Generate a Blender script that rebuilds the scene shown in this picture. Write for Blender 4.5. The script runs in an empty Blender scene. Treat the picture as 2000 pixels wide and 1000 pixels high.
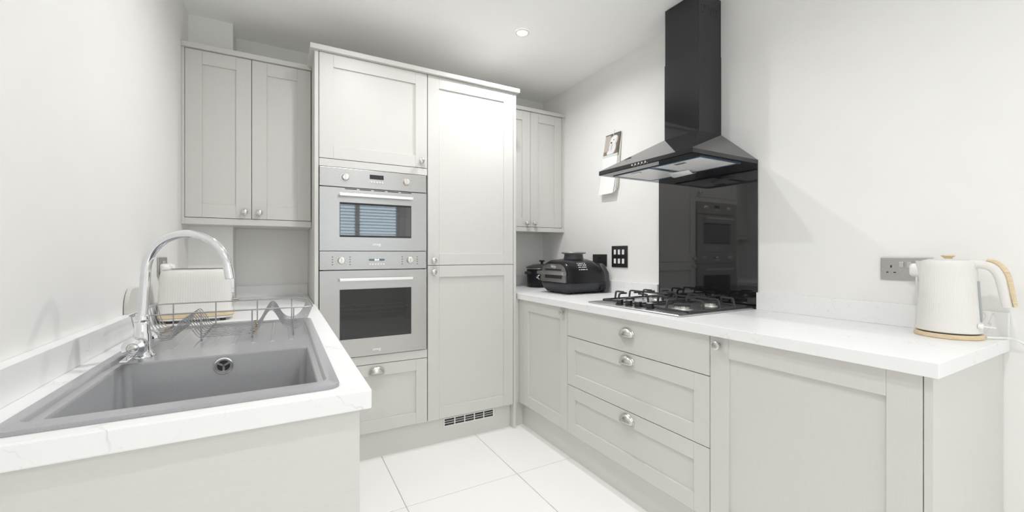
import bpy, bmesh, math, random
from mathutils import Vector, Matrix
PI = math.pi
random.seed(7)
scene = bpy.context.scene
C = scene.collection

# ------------------------------------------------------------------ camera
cam_d = bpy.data.cameras.new('camera')
cam = bpy.data.objects.new('camera', cam_d)
C.objects.link(cam)
cam_d.sensor_width = 36.0
cam_d.lens = 806.15 / 2000 * 36.0
cam_d.shift_y = -(500 - 495.7) / 2000
cam_d.clip_start = 0.02
cam.location = (0, 0, 1.1886)
cam.rotation_euler = (PI / 2, 0, -math.radians(29.148))
scene.camera = cam

# ------------------------------------------------------------------ view, world, light
vs = scene.view_settings
vs.view_transform = 'Standard'
vs.look = 'None'
vs.gamma = 1.0
vs.use_curve_mapping = False
vs.exposure = -0.22
scene.cycles.use_denoising = True
scene.cycles.max_bounces = 28
scene.cycles.diffuse_bounces = 24
scene.cycles.glossy_bounces = 6
scene.cycles.transparent_max_bounces = 12
scene.cycles.sample_clamp_indirect = 6.0
scene.cycles.caustics_reflective = False
scene.cycles.caustics_refractive = False

world = bpy.data.worlds.new('sky')
scene.world = world
world.use_nodes = True
bgn = world.node_tree.nodes['Background']
bgn.inputs['Color'].default_value = (0.72, 0.84, 0.93, 1)
bgn.inputs['Strength'].default_value = 5.0

DOWNLIGHT_W = 10.2      # one lamp
DOWNLIGHT_SPOTS = [(1.267, 2.145), (0.42, 1.72), (0.75, 0.12), (0.42, -1.7), (1.10, -1.7)]  # last two are unseen, added behind the camera to raise the ambient light
# ------------------------------------------------------------------ main dimensions (metres)
XL, XR = -0.455, 2.0248      # left and right wall
YB, YF = 3.07, -3.0          # back wall, wall behind the camera
ZC = 2.5253                  # ceiling
ZW = 0.9185                  # worktop top
D = 2.4436                   # fronts of the tall units
R = 1.4254                   # fronts of the right run

# ------------------------------------------------------------------ materials
def new_mat(name):
    m = bpy.data.materials.new(name); m.use_nodes = True
    return m, m.node_tree.nodes, m.node_tree.links, m.node_tree.nodes['Principled BSDF']

def mat(name, col, rough=0.5, metal=0.0, spec=None, coat=0.0, emis=None, estr=0.0):
    m, n, l, p = new_mat(name)
    p.inputs['Base Color'].default_value = (*col, 1)
    p.inputs['Roughness'].default_value = rough
    p.inputs['Metallic'].default_value = metal
    if spec is not None: p.inputs['Specular IOR Level'].default_value = spec
    if coat: p.inputs['Coat Weight'].default_value = coat
    if emis:
        p.inputs['Emission Color'].default_value = (*emis, 1)
        p.inputs['Emission Strength'].default_value = estr
    return m

def noise_mat(name, col, col2, rough, scale, stretch=(1, 1, 1), bump=0.0, detail=4, lo=0.35, hi=0.65, metal=0.0, rough2=None, bump_dist=0.002, spec=None):
    m, n, l, p = new_mat(name)
    tc = n.new('ShaderNodeTexCoord'); mp = n.new('ShaderNodeMapping'); nz = n.new('ShaderNodeTexNoise')
    mp.inputs['Scale'].default_value = stretch
    nz.inputs['Scale'].default_value = scale; nz.inputs['Detail'].default_value = detail
    l.new(tc.outputs['Object'], mp.inputs['Vector']); l.new(mp.outputs['Vector'], nz.inputs['Vector'])
    rp = n.new('ShaderNodeValToRGB')
    rp.color_ramp.elements[0].position = lo; rp.color_ramp.elements[0].color = (*col, 1)
    rp.color_ramp.elements[1].position = hi; rp.color_ramp.elements[1].color = (*col2, 1)
    l.new(nz.outputs['Fac'], rp.inputs['Fac']); l.new(rp.outputs['Color'], p.inputs['Base Color'])
    p.inputs['Roughness'].default_value = rough; p.inputs['Metallic'].default_value = metal
    if spec is not None: p.inputs['Specular IOR Level'].default_value = spec
    if rough2 is not None:
        mr = n.new('ShaderNodeMapRange'); mr.inputs['To Min'].default_value = rough; mr.inputs['To Max'].default_value = rough2
        mr.inputs['From Min'].default_value = lo; mr.inputs['From Max'].default_value = hi
        l.new(nz.outputs['Fac'], mr.inputs['Value']); l.new(mr.outputs['Result'], p.inputs['Roughness'])
    if bump:
        b = n.new('ShaderNodeBump'); b.inputs['Strength'].default_value = bump; b.inputs['Distance'].default_value = bump_dist
        l.new(nz.outputs['Fac'], b.inputs['Height']); l.new(b.outputs['Normal'], p.inputs['Normal'])
    return m

MWALL = noise_mat('wall_paint', (0.815, 0.811, 0.797), (0.825, 0.821, 0.808), 0.75, 9, bump=0.08, detail=6)
MCEIL = noise_mat('ceiling_paint', (0.95, 0.95, 0.948), (0.955, 0.955, 0.953), 0.85, 12, bump=0.04)
MCAB = noise_mat('cabinet_paint', (0.615, 0.605, 0.582), (0.63, 0.620, 0.598), 0.42, 40, stretch=(9, 9, 0.35), bump=0.10, bump_dist=0.0006, detail=3, lo=0.3, hi=0.7)
MCABH = noise_mat('cabinet_paint_horizontal', (0.615, 0.605, 0.582), (0.63, 0.620, 0.598), 0.42, 40, stretch=(0.7, 0.7, 9), bump=0.10, bump_dist=0.0006, detail=3, lo=0.3, hi=0.7)
MCARC = mat('carcass_board', (0.50, 0.49, 0.46), 0.6)
MPLINTH = mat('plinth_paint', (0.66, 0.652, 0.625), 0.42)
MCHROME = mat('chrome', (0.82, 0.83, 0.85), 0.07, 1.0)
MSATIN = mat('satin_nickel', (0.66, 0.645, 0.62), 0.25, 1.0)
MWIRE = mat('steel_wire', (0.45, 0.455, 0.47), 0.30, 1.0)
MSTEEL = noise_mat('brushed_steel', (0.485, 0.472, 0.462), (0.525, 0.512, 0.502), 0.30, 30, stretch=(0.5, 0.5, 30), bump=0.02, bump_dist=0.0004, metal=1.0, rough2=0.38)
MHANDLE = mat('oven_handle_steel', (0.86, 0.84, 0.82), 0.33, 1.0)
MKNOBC = mat('champagne_knob', (0.80, 0.76, 0.70), 0.3, 1.0)
MBLACKG = mat('black_gloss_enamel', (0.018, 0.018, 0.021), 0.035, 0.0)
MBLACKGL = mat('black_glass', (0.014, 0.014, 0.016), 0.04); MBLACKGL.node_tree.nodes['Principled BSDF'].inputs['IOR'].default_value = 1.75
MBLACK = mat('black_plastic', (0.022, 0.022, 0.025), 0.35)
MGREYP = mat('dark_grey_plastic', (0.05, 0.05, 0.055), 0.4)
MIRON = noise_mat('cast_iron', (0.035, 0.036, 0.04), (0.055, 0.056, 0.06), 0.5, 200, bump=0.2)
MGAP = mat('gap_dark', (0.03, 0.03, 0.03), 0.6)
MWHITE = mat('white_plastic', (0.83, 0.83, 0.83), 0.3)
MCREAM = mat('cream_enamel', (0.74, 0.725, 0.695), 0.38)
MBKNOB = mat('ivory_switch', (0.85, 0.85, 0.84), 0.35)
MNICKEL = mat('black_nickel', (0.11, 0.11, 0.115), 0.28, 0.9)
MPAPER = mat('paper', (0.86, 0.86, 0.86), 0.8)
MPAPERY = mat('paper_edges', (0.62, 0.60, 0.54), 0.8)
MFILM = mat('blue_film', (0.06, 0.11, 0.18), 0.3)
MGROUT = mat('grout', (0.45, 0.445, 0.435), 0.9)
MTILE = noise_mat('porcelain_tile', (0.91, 0.906, 0.898), (0.92, 0.916, 0.91), 0.28, 1.6, bump=0.0, detail=5)
MRUST = mat('rust', (0.36, 0.24, 0.12), 0.8)
MLAMP = mat('lamp_lens', (1, 1, 1), 0.4, emis=(1.0, 0.99, 0.97), estr=30)
MDISP = mat('display_digits', (0.8, 0.9, 1), 0.4, emis=(0.75, 0.87, 1.0), estr=5)
MPRINT = mat('grey_print', (0.16, 0.16, 0.17), 0.6)
MPRINTW = mat('white_print', (0.9, 0.9, 0.9), 0.5)
MGREYT = mat('translucent_grey', (0.35, 0.37, 0.40), 0.25)
MGREYSHAPE = mat('pale_grey_shape', (0.60, 0.59, 0.56), 0.5)
MCAVITY = mat('oven_enamel', (0.16, 0.165, 0.175), 0.4)
MGALV = mat('filter_mesh_metal', (0.80, 0.80, 0.80), 0.35, 0.7)

def wood_mat():
    m, n, l, p = new_mat('pale_wood')
    tc = n.new('ShaderNodeTexCoord'); mp = n.new('ShaderNodeMapping'); mp.inputs['Scale'].default_value = (6, 6, 60)
    nz = n.new('ShaderNodeTexNoise'); nz.inputs['Scale'].default_value = 7; nz.inputs['Detail'].default_value = 5
    rp = n.new('ShaderNodeValToRGB')
    rp.color_ramp.elements[0].position = 0.3; rp.color_ramp.elements[0].color = (0.60, 0.46, 0.28, 1)
    rp.color_ramp.elements[1].position = 0.72; rp.color_ramp.elements[1].color = (0.78, 0.66, 0.47, 1)
    l.new(tc.outputs['Object'], mp.inputs['Vector']); l.new(mp.outputs['Vector'], nz.inputs['Vector'])
    l.new(nz.outputs['Fac'], rp.inputs['Fac']); l.new(rp.outputs['Color'], p.inputs['Base Color'])
    p.inputs['Roughness'].default_value = 0.5
    return m
MWOOD = wood_mat()

def worktop_mat():
    m, n, l, p = new_mat('white_veined_laminate')
    tc = n.new('ShaderNodeTexCoord')
    nz = n.new('ShaderNodeTexNoise'); nz.inputs['Scale'].default_value = 6.5; nz.inputs['Detail'].default_value = 4; nz.inputs['Roughness'].default_value = 0.55; nz.inputs['Distortion'].default_value = 0.5
    l.new(tc.outputs['Object'], nz.inputs['Vector'])
    # a thin vein where the noise crosses its middle value, broken up by a second noise
    sub = n.new('ShaderNodeMath'); sub.operation = 'SUBTRACT'; sub.inputs[1].default_value = 0.5; l.new(nz.outputs['Fac'], sub.inputs[0])
    ab = n.new('ShaderNodeMath'); ab.operation = 'ABSOLUTE'; l.new(sub.outputs[0], ab.inputs[0])
    mr = n.new('ShaderNodeMapRange'); mr.inputs['From Min'].default_value = 0.0; mr.inputs['From Max'].default_value = 0.006; mr.inputs['To Min'].default_value = 1; mr.inputs['To Max'].default_value = 0
    l.new(ab.outputs[0], mr.inputs['Value'])
    n2 = n.new('ShaderNodeTexNoise'); n2.inputs['Scale'].default_value = 9; n2.inputs['Detail'].default_value = 3; l.new(tc.outputs['Object'], n2.inputs['Vector'])
    m2 = n.new('ShaderNodeMapRange'); m2.inputs['From Min'].default_value = 0.50; m2.inputs['From Max'].default_value = 0.62; l.new(n2.outputs['Fac'], m2.inputs['Value'])
    mul = n.new('ShaderNodeMath'); mul.operation = 'MULTIPLY'; l.new(mr.outputs['Result'], mul.inputs[0]); l.new(m2.outputs['Result'], mul.inputs[1])
    n3 = n.new('ShaderNodeTexNoise'); n3.inputs['Scale'].default_value = 60; n3.inputs['Detail'].default_value = 2; l.new(tc.outputs['Object'], n3.inputs['Vector'])
    m3 = n.new('ShaderNodeMapRange'); m3.inputs['From Min'].default_value = 0.70; m3.inputs['From Max'].default_value = 0.78; m3.inputs['To Max'].default_value = 0.35; l.new(n3.outputs['Fac'], m3.inputs['Value'])
    ad = n.new('ShaderNodeMath'); ad.operation = 'MAXIMUM'; l.new(mul.outputs[0], ad.inputs[0]); l.new(m3.outputs['Result'], ad.inputs[1])
    mx = n.new('ShaderNodeMix'); mx.data_type = 'RGBA'
    mx.inputs[6].default_value = (0.82, 0.823, 0.828, 1); mx.inputs[7].default_value = (0.40, 0.39, 0.375, 1)
    fm = n.new('ShaderNodeMath'); fm.operation = 'MULTIPLY'; fm.inputs[1].default_value = 0.42; l.new(ad.outputs[0], fm.inputs[0])
    l.new(fm.outputs[0], mx.inputs[0]); l.new(mx.outputs[2], p.inputs['Base Color'])
    p.inputs['Roughness'].default_value = 0.38
    return m
MTOP = worktop_mat()

def granite_mat():
    m, n, l, p = new_mat('grey_granite_composite')
    tc = n.new('ShaderNodeTexCoord')
    nz = n.new('ShaderNodeTexNoise'); nz.inputs['Scale'].default_value = 800; nz.inputs['Detail'].default_value = 2; l.new(tc.outputs['Object'], nz.inputs['Vector'])
    rp = n.new('ShaderNodeValToRGB')
    rp.color_ramp.elements[0].position = 0.35; rp.color_ramp.elements[0].color = (0.325, 0.328, 0.34, 1)
    rp.color_ramp.elements[1].position = 0.75; rp.color_ramp.elements[1].color = (0.375, 0.378, 0.392, 1)
    l.new(nz.outputs['Fac'], rp.inputs['Fac']); l.new(rp.outputs['Color'], p.inputs['Base Color'])
    p.inputs['Roughness'].default_value = 0.17
    p.inputs['IOR'].default_value = 1.65
    return m
MSINK = granite_mat()

def pane_mat(name, tint, gloss=1.0, rough=0.03):
    m = bpy.data.materials.new(name); m.use_nodes = True
    n, l = m.node_tree.nodes, m.node_tree.links
    n.clear()
    out = n.new('ShaderNodeOutputMaterial'); mx = n.new('ShaderNodeMixShader'); tr = n.new('ShaderNodeBsdfTransparent'); gl = n.new('ShaderNodeBsdfGlossy'); fr = n.new('ShaderNodeFresnel')
    tr.inputs['Color'].default_value = (*tint, 1); gl.inputs['Roughness'].default_value = rough
    fr.inputs['IOR'].default_value = 1.5
    mu = n.new('ShaderNodeMath'); mu.operation = 'MULTIPLY'; mu.inputs[1].default_value = gloss; mu.use_clamp = True
    l.new(fr.outputs[0], mu.inputs[0]); l.new(mu.outputs[0], mx.inputs[0]); l.new(tr.outputs[0], mx.inputs[1]); l.new(gl.outputs[0], mx.inputs[2]); l.new(mx.outputs[0], out.inputs['Surface'])
    return m
MOVENGLASS = pane_mat('oven_glass', (0.42, 0.43, 0.44), 1.6)
MOVENGLASS2 = pane_mat('mirrored_oven_glass', (0.35, 0.38, 0.40), 5.0)
MPANE = pane_mat('window_glass', (0.95, 0.97, 0.97), 1.0)

# ------------------------------------------------------------------ mesh building
WLOC = {}

class MB:
    """collects shapes; build() links them as ONE mesh object"""
    def __init__(s, T=None):
        s.v = []; s.f = []; s.T = T; s.mi = []
    def add(s, vs, fs):
        o = len(s.v)
        for p in vs:
            s.v.append(Vector(s.T(*p)) if s.T else Vector(p))
        s.f += [[i + o for i in f] for f in fs]
        return s
    def box(s, x0, x1, y0, y1, z0, z1):
        vs = [(x, y, z) for x in (x0, x1) for y in (y0, y1) for z in (z0, z1)]
        return s.add(vs, [(0, 1, 3, 2), (4, 6, 7, 5), (0, 4, 5, 1), (2, 3, 7, 6), (0, 2, 6, 4), (1, 5, 7, 3)])
    def rings(s, rs, cap0=True, cap1=True, closed=True):
        n = len(rs[0]); vs = [p for r in rs for p in r]; fs = []
        for k in range(len(rs) - 1):
            for i in range(n if closed else n - 1):
                j = (i + 1) % n
                fs.append((k * n + i, k * n + j, (k + 1) * n + j, (k + 1) * n + i))
        if cap0: fs.append(tuple(range(n))[::-1])
        if cap1: fs.append(tuple((len(rs) - 1) * n + i for i in range(n)))
        return s.add(vs, fs)
    def lathe(s, prof, c=(0, 0, 0), axis='z', n=24, cap0=True, cap1=True):
        rs = []
        for r, h in prof:
            ring = []
            for i in range(n):
                a = 2 * PI * i / n
                p, q = r * math.cos(a), r * math.sin(a)
                if axis == 'z': ring.append((c[0] + p, c[1] + q, c[2] + h))
                elif axis == 'y': ring.append((c[0] + p, c[1] + h, c[2] + q))
                else: ring.append((c[0] + h, c[1] + p, c[2] + q))
            rs.append(ring)
        return s.rings(rs, cap0, cap1)
    def tube(s, pts, r, n=8, cyclic=False):
        P = [Vector(p) for p in pts]; m = len(P)
        rad = r if isinstance(r, (list, tuple)) else [r] * m
        rs = []; ref = None
        for i in range(m):
            if cyclic: t = P[(i + 1) % m] - P[i - 1]
            else: t = P[min(i + 1, m - 1)] - P[max(i - 1, 0)]
            t.normalize()
            if ref is None:
                ref = Vector((0, 0, 1)) if abs(t.z) < 0.9 else Vector((1, 0, 0))
            u = (ref - t * ref.dot(t))
            if u.length < 1e-5: u = t.orthogonal()
            u.normalize(); ref = u
            w = t.cross(u)
            rs.append([tuple(P[i] + (u * math.cos(2 * PI * k / n) + w * math.sin(2 * PI * k / n)) * rad[i]) for k in range(n)])
        if cyclic: rs.append(rs[0])
        return s.rings(rs, not cyclic, not cyclic)
    def prism(s, poly, h0, h1, axis='z'):
        def P(a, b, h):
            return (a, b, h) if axis == 'z' else ((a, h, b) if axis == 'y' else (h, a, b))
        n = len(poly)
        vs = [P(a, b, h0) for a, b in poly] + [P(a, b, h1) for a, b in poly]
        fs = [tuple(range(n))[::-1], tuple(range(n, 2 * n))] + [(i, (i + 1) % n, n + (i + 1) % n, n + i) for i in range(n)]
        return s.add(vs, fs)
    def build(s, name, m, parent=None, bevel=0.0, smooth=None, local=False, seg=2, solid=0.0, recalc=True):
        me = bpy.data.meshes.new(name)
        if parent is None:
            xs = [p.x for p in s.v]; ys = [p.y for p in s.v]; zs = [p.z for p in s.v]
            off = Vector(((min(xs) + max(xs)) / 2, (min(ys) + max(ys)) / 2, min(zs)))
        else:
            off = Vector((0, 0, 0)) if local else WLOC[parent.name]
        me.from_pydata([tuple(p - off) for p in s.v], [], s.f)
        if recalc:
            bm = bmesh.new(); bm.from_mesh(me); bmesh.ops.recalc_face_normals(bm, faces=bm.faces); bm.to_mesh(me); bm.free()
        if smooth is not None:
            me.polygons.foreach_set('use_smooth', [True] * len(me.polygons))
            me.set_sharp_from_angle(angle=math.radians(smooth))
        me.materials.append(m)
        o = bpy.data.objects.new(name, me); C.objects.link(o)
        if parent is None: o.location = off
        else: o.parent = parent
        WLOC[o.name] = off
        if solid:
            sm = o.modifiers.new('thickness', 'SOLIDIFY'); sm.thickness = solid; sm.offset = 0
        if bevel:
            b = o.modifiers.new('bevel', 'BEVEL'); b.width = bevel; b.segments = seg; b.limit_method = 'ANGLE'; b.angle_limit = math.radians(40)
            b.harden_normals = False
        return o

def frame(o, u, n):
    o, u, n = Vector(o), Vector(u), Vector(n)
    return lambda a, b, c: o + u * a + n * b + Vector((0, 0, c))

def rrect(x0, x1, y0, y1, r, z, k=6):
    pts = []
    for cx, cy, a0 in ((x1 - r, y1 - r, 0), (x0 + r, y1 - r, PI / 2), (x0 + r, y0 + r, PI), (x1 - r, y0 + r, 1.5 * PI)):
        for i in range(k + 1):
            a = a0 + PI / 2 * i / k
            pts.append((cx + r * math.cos(a), cy + r * math.sin(a), z))
    return pts

def cells(xs, ys, keep, z0, z1):
    """slab made of grid cells; keep(i,j) says which cells are solid"""
    mb = MB(); idx = {}
    def V(i, j, k):
        if (i, j, k) not in idx:
            idx[(i, j, k)] = len(mb.v); mb.v.append(Vector((xs[i], ys[j], (z0, z1)[k])))
        return idx[(i, j, k)]
    nx, ny = len(xs) - 1, len(ys) - 1
    K = lambda i, j: 0 <= i < nx and 0 <= j < ny and keep(i, j)
    for i in range(nx):
        for j in range(ny):
            if not K(i, j): continue
            mb.f.append([V(i, j, 1), V(i + 1, j, 1), V(i + 1, j + 1, 1), V(i, j + 1, 1)])
            mb.f.append([V(i, j, 0), V(i, j + 1, 0), V(i + 1, j + 1, 0), V(i + 1, j, 0)])
            if not K(i - 1, j): mb.f.append([V(i, j, 0), V(i, j, 1), V(i, j + 1, 1), V(i, j + 1, 0)])
            if not K(i + 1, j): mb.f.append([V(i + 1, j, 0), V(i + 1, j + 1, 0), V(i + 1, j + 1, 1), V(i + 1, j, 1)])
            if not K(i, j - 1): mb.f.append([V(i, j, 0), V(i + 1, j, 0), V(i + 1, j, 1), V(i, j, 1)])
            if not K(i, j + 1): mb.f.append([V(i, j + 1, 0), V(i, j + 1, 1), V(i + 1, j + 1, 1), V(i + 1, j + 1, 0)])
    return mb

def tag(o, label, cat, group=None):
    o['label'] = label; o['category'] = cat
    if group: o['group'] = group
    return o
def struct(o, label=None):
    o['kind'] = 'structure'
    if label: o['label'] = label
    return o
def thing(name, label, cat, loc, rz=0.0, group=None):
    o = bpy.data.objects.new(name, None); C.objects.link(o)
    o.empty_display_size = 0.05
    o.location = loc; o.rotation_euler = (0, 0, rz)
    WLOC[o.name] = Vector(loc)
    return tag(o, label, cat, group)

def text_mesh(name, body, size, m, parent, loc, xdir, ydir, depth=0.0004):
    """raised lettering; loc is in parent space, xdir/ydir the writing directions"""
    cu = bpy.data.curves.new(name, 'FONT'); cu.body = body; cu.size = size; cu.extrude = depth; cu.align_x = 'CENTER'; cu.align_y = 'CENTER'; cu.resolution_u = 3
    t = bpy.data.objects.new(name + '_tmp', cu); C.objects.link(t)
    bpy.context.view_layer.update()
    me = bpy.data.meshes.new_from_object(t.evaluated_get(bpy.context.evaluated_depsgraph_get()))
    bpy.data.objects.remove(t); bpy.data.curves.remove(cu)
    x, y = Vector(xdir).normalized(), Vector(ydir).normalized(); z = x.cross(y)
    M = Matrix((x, y, z)).transposed().to_4x4(); M.translation = Vector(loc)
    me.transform(M); me.name = name
    me.materials.clear(); me.materials.append(m)
    o = bpy.data.objects.new(name, me); C.objects.link(o); o.parent = parent
    return o

# ================================================================== the room
floor = struct(MB().box(XL - 0.1, XR + 0.1, YF - 0.1, YB + 0.1, -0.06, -0.003).build('floor', MGROUT), 'large white porcelain floor tiles with thin grey joints')
tile0 = None
TX0, TY0, TS, TG = 0.511, 1.935, 0.6, 0.0032
for i in range(-2, 3):
    for j in range(-9, 2):
        x0 = max(TX0 + i * TS + TG / 2, XL); x1 = min(TX0 + (i + 1) * TS - TG / 2, XR)
        y0 = max(TY0 + j * TS + TG / 2, YF); y1 = min(TY0 + (j + 1) * TS - TG / 2, YB)
        if x1 - x0 < 0.02 or y1 - y0 < 0.02: continue
        full = abs(x1 - x0 - TS + TG) < 1e-4 and abs(y1 - y0 - TS + TG) < 1e-4
        if full and tile0 is not None:
            t = tile0.copy(); C.objects.link(t); t.parent = floor
            t.location = (x0 - tile_org[0], y0 - tile_org[1], 0)
        else:
            t = MB().box(x0, x1, y0, y1, -0.003, 0.0).build('tile', MTILE, floor, bevel=0.0008, seg=1)
            if full: tile0 = t; tile_org = (x0, y0)

struct(MB().box(XL - 0.1, XR + 0.1, YF - 0.1, YB + 0.1, ZC, ZC + 0.08).build('ceiling', MCEIL), 'smooth white plaster ceiling')
struct(MB().box(XL - 0.1, XL, YF - 0.1, YB + 0.1, -0.06, ZC).build('wall_left', MWALL), 'plain off-white wall beside the sink')
struct(MB().box(XR, XR + 0.1, YF - 0.1, YB + 0.1, -0.06, ZC).build('wall_right', MWALL), 'plain off-white wall behind the hob')
struct(MB().box(XL, XR, YB, YB + 0.1, -0.06, ZC).build('wall_back', MWALL), 'off-white back wall behind the tall cabinets')
struct(MB().box(XL, -0.248, 2.885, YB, 0.0, ZC).build('wall_boxing', MWALL), 'boxed-in pipe casing in the back left corner')
# wall behind the camera, with a window opening
WX0, WX1, WZ0, WZ1 = 0.45, 1.95, 1.0, 2.2
rear = cells([XL, WX0, WX1, XR], [-0.06, WZ0, WZ1, ZC], lambda i, j: not (i == 1 and j == 1), YF - 0.1, YF)
for p in rear.v: p.y, p.z = p.z, p.y
struct(rear.build('wall_rear', MWALL), 'off-white wall behind the camera with the window')
win = bpy.data.objects.new('window_1', None); C.objects.link(win); win.location = (1.2, YF - 0.06, WZ0); WLOC['window_1'] = Vector(win.location)
struct(win, 'white framed window with a centre post behind the camera')
mb = MB()
for a, b, c, d in ((WX0, WX0 + 0.05, WZ0, WZ1), (WX1 - 0.05, WX1, WZ0, WZ1), (1.16, 1.24, WZ0 + 0.05, WZ1 - 0.05), (WX0 + 0.05, WX1 - 0.05, WZ0, WZ0 + 0.05), (WX0 + 0.05, WX1 - 0.05, WZ1 - 0.05, WZ1)):
    mb.box(a, b, YF - 0.09, YF - 0.03, c, d)
mb.build('window_frame', MWHITE, win, bevel=0.003)
for a, b in ((WX0 + 0.05, 1.16), (1.24, WX1 - 0.05)):
    MB().box(a, b, YF - 0.066, YF - 0.06, WZ0 + 0.05, WZ1 - 0.05).build('pane', MPANE, win)
MB().box(WX0 - 0.04, WX1 + 0.04, YF, YF + 0.12, WZ0 - 0.03, WZ0).build('window_sill', MWHITE, win, bevel=0.004)
bl = thing('venetian_blind', 'white slatted blind hanging in the window, mirrored in the oven glass', 'blind', (1.2, YF + 0.02, WZ0))
MB().box(WX0 + 0.01, WX1 - 0.01, YF - 0.02, YF + 0.02, WZ1 - 0.04, WZ1).build('head_rail', MWHITE, bl, bevel=0.003)
sl0 = None
for k in range(19):
    z = WZ1 - 0.09 - k * 0.056
    if sl0 is None:
        T = lambda a, b, c: (a, YF + b * 0.94 - c * 0.34, z + b * 0.34 + c * 0.94)
        sl0 = MB(T).box(WX0 + 0.012, WX1 - 0.012, -0.022, 0.022, -0.001, 0.001).build('slat', MWHITE, bl); z00 = z
    else:
        s_ = sl0.copy(); C.objects.link(s_); s_.parent = bl; s_.location = (0, 0, z - z00)

# ================================================================== downlights
for k, (x, y) in enumerate(DOWNLIGHT_SPOTS):
    lab = ('small round recessed ceiling spotlight glowing above the tall fridge cabinet', 'recessed ceiling spotlight above the dish rack, just over the picture edge', 'recessed ceiling spotlight above the floor between the two counters',
           'added unseen ceiling spotlight for fill light behind the camera on the sink side', 'added unseen ceiling spotlight for fill light behind the camera on the kettle side')[k]
    t = thing('downlight', lab, 'light', (x, y, ZC), group='recessed ceiling spotlights')
    MB().lathe([(0.030, -0.0015), (0.043, -0.0015), (0.043, -0.004), (0.040, -0.006), (0.031, -0.006), (0.030, -0.0015)], (x, y, ZC), n=32, cap0=False, cap1=False).build('bezel', MWHITE, t, smooth=40)
    MB().lathe([(0.0305, -0.001), (0.0305, -0.003), (0.0285, -0.0035)], (x, y, ZC), n=32).build('lens', MLAMP, t, smooth=40)
    ld = bpy.data.lights.new('downlight_lamp', 'AREA'); ld.shape = 'DISK'; ld.size = 0.06; ld.spread = math.radians(160); ld.energy = DOWNLIGHT_W; ld.color = (1.0, 0.995, 0.992)
    lo = bpy.data.objects.new('downlight_lamp', ld); C.objects.link(lo); lo.parent = t; lo.location = (0, 0, -0.008)

# ================================================================== cabinet parts
def knob(parent, T, a, c, b0=0.0):
    """round knob on a door front; T maps (a across, b outwards, c up)"""
    rs = []
    for r, h in ((0.0075, 0), (0.0065, 0.004), (0.006, 0.012), (0.011, 0.016), (0.0155, 0.019), (0.0165, 0.023), (0.0160, 0.027), (0.0125, 0.030), (0.006, 0.0312)):
        rs.append([(a + r * math.cos(2 * PI * i / 20), b0 + h, c + r * math.sin(2 * PI * i / 20)) for i in range(20)])
    return MB(T).rings(rs).build('knob', MSATIN, parent, smooth=35)

def cup_handle(parent, T, a, c, w=0.085, h=0.038, d=0.025):
    m = MB(T); n1, n2 = 20, 8; rs = []
    for j in range(n2 + 1):
        th = PI / 2 * j / n2
        rs.append([(a + w / 2 * math.cos(PI * i / n1), 0.0015 + d * math.sin(PI * i / n1) ** 0.8 * math.sin(th), c + h * math.sin(PI * i / n1) ** 0.8 * math.cos(th)) for i in range(n1 + 1)])
    m.rings(rs, False, False, closed=False)
    o = m.build('cup_handle', MSATIN, parent, smooth=60, solid=0.002)
    f = MB(T); ring = []
    for i in range(n1 + 1):
        ca, sa = math.cos(PI * i / n1), math.sin(PI * i / n1) ** 0.8
        ring.append((a + (w / 2) * ca, 0.002, c + h * sa))
    f.tube(ring, 0.0025, 6)
    f.build('rim', MSATIN, o, smooth=50)
    return o

def shaker(name, parent, T, a0, a1, c0, c1, fw=0.071, th=0.020, flat=False):
    """shaker front: two stiles, two rails (own edges) and a sunk panel as a sub-part. front face at b=0, body to b=-th"""
    m = MB(T)
    if flat:
        m.box(a0, a1, -th, 0, c0, c1)
        return m.build(name, MCABH, parent, bevel=0.0012)
    e = 0.0003
    m.box(a0, a0 + fw, -th, 0, c0, c1); m.box(a1 - fw, a1, -th, 0, c0, c1)
    m.box(a0 + fw + e, a1 - fw - e, -th, 0, c0, c0 + fw); m.box(a0 + fw + e, a1 - fw - e, -th, 0, c1 - fw, c1)
    o = m.build(name, MCAB, parent, bevel=0.0009)
    MB(T).box(a0 + fw, a1 - fw, -th + 0.002, -0.0085, c0 + fw, c1 - fw).build('panel', MCAB, o)
    return o

# ================================================================== tall cabinets on the back wall
Tt = frame((0, D, 0), (1, 0, 0), (0, -1, 0))          # a = X, b towards the room, c = Z
OX0, OX1 = 0.1755, 0.7715
FX0, FX1 = 0.7765, 1.3715
ov = thing('oven_housing_cabinet', 'tall pale grey cabinet built around the two steel ovens', 'cabinet', (0.47, 2.76, 0))
MB().box(0.153, 0.1725, D, YB - 0.005, 0.0, 2.2815).build('side_panel', MCAB, ov, bevel=0.0012)
MB().box(0.1735, 0.774, D + 0.3, YB - 0.005, 0.16, 2.279).build('carcass', MCARC, ov)
MB().box(0.1735, 0.774, D + 0.022, D + 0.3, 1.668, 2.279).build('top_locker', MCARC, ov)
MB().box(0.1735, 0.774, D + 0.022, D + 0.3, 0.16, 0.606).build('drawer_box', MCARC, ov)
MB().box(0.7665, 0.774, D + 0.022, D + 0.3, 0.606, 1.668).build('partition', MCARC, ov)
d_ = shaker('door', ov, Tt, OX0, OX1, 1.709, 2.280); knob(d_, Tt, 0.733, 1.746)
MB(Tt).box(OX0, OX1, -0.02, 0, 1.6645, 1.7055).build('filler_strip', MCABH, ov, bevel=0.001)
MB(Tt).box(OX0, OX1, -0.02, 0, 0.5595, 0.608).build('filler_strip', MCABH, ov, bevel=0.001)
d_ = shaker('drawer_front', ov, Tt, OX0, OX1, 0.168, 0.556, fw=0.068); cup_handle(d_, Tt, 0.474, 0.506)

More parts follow.
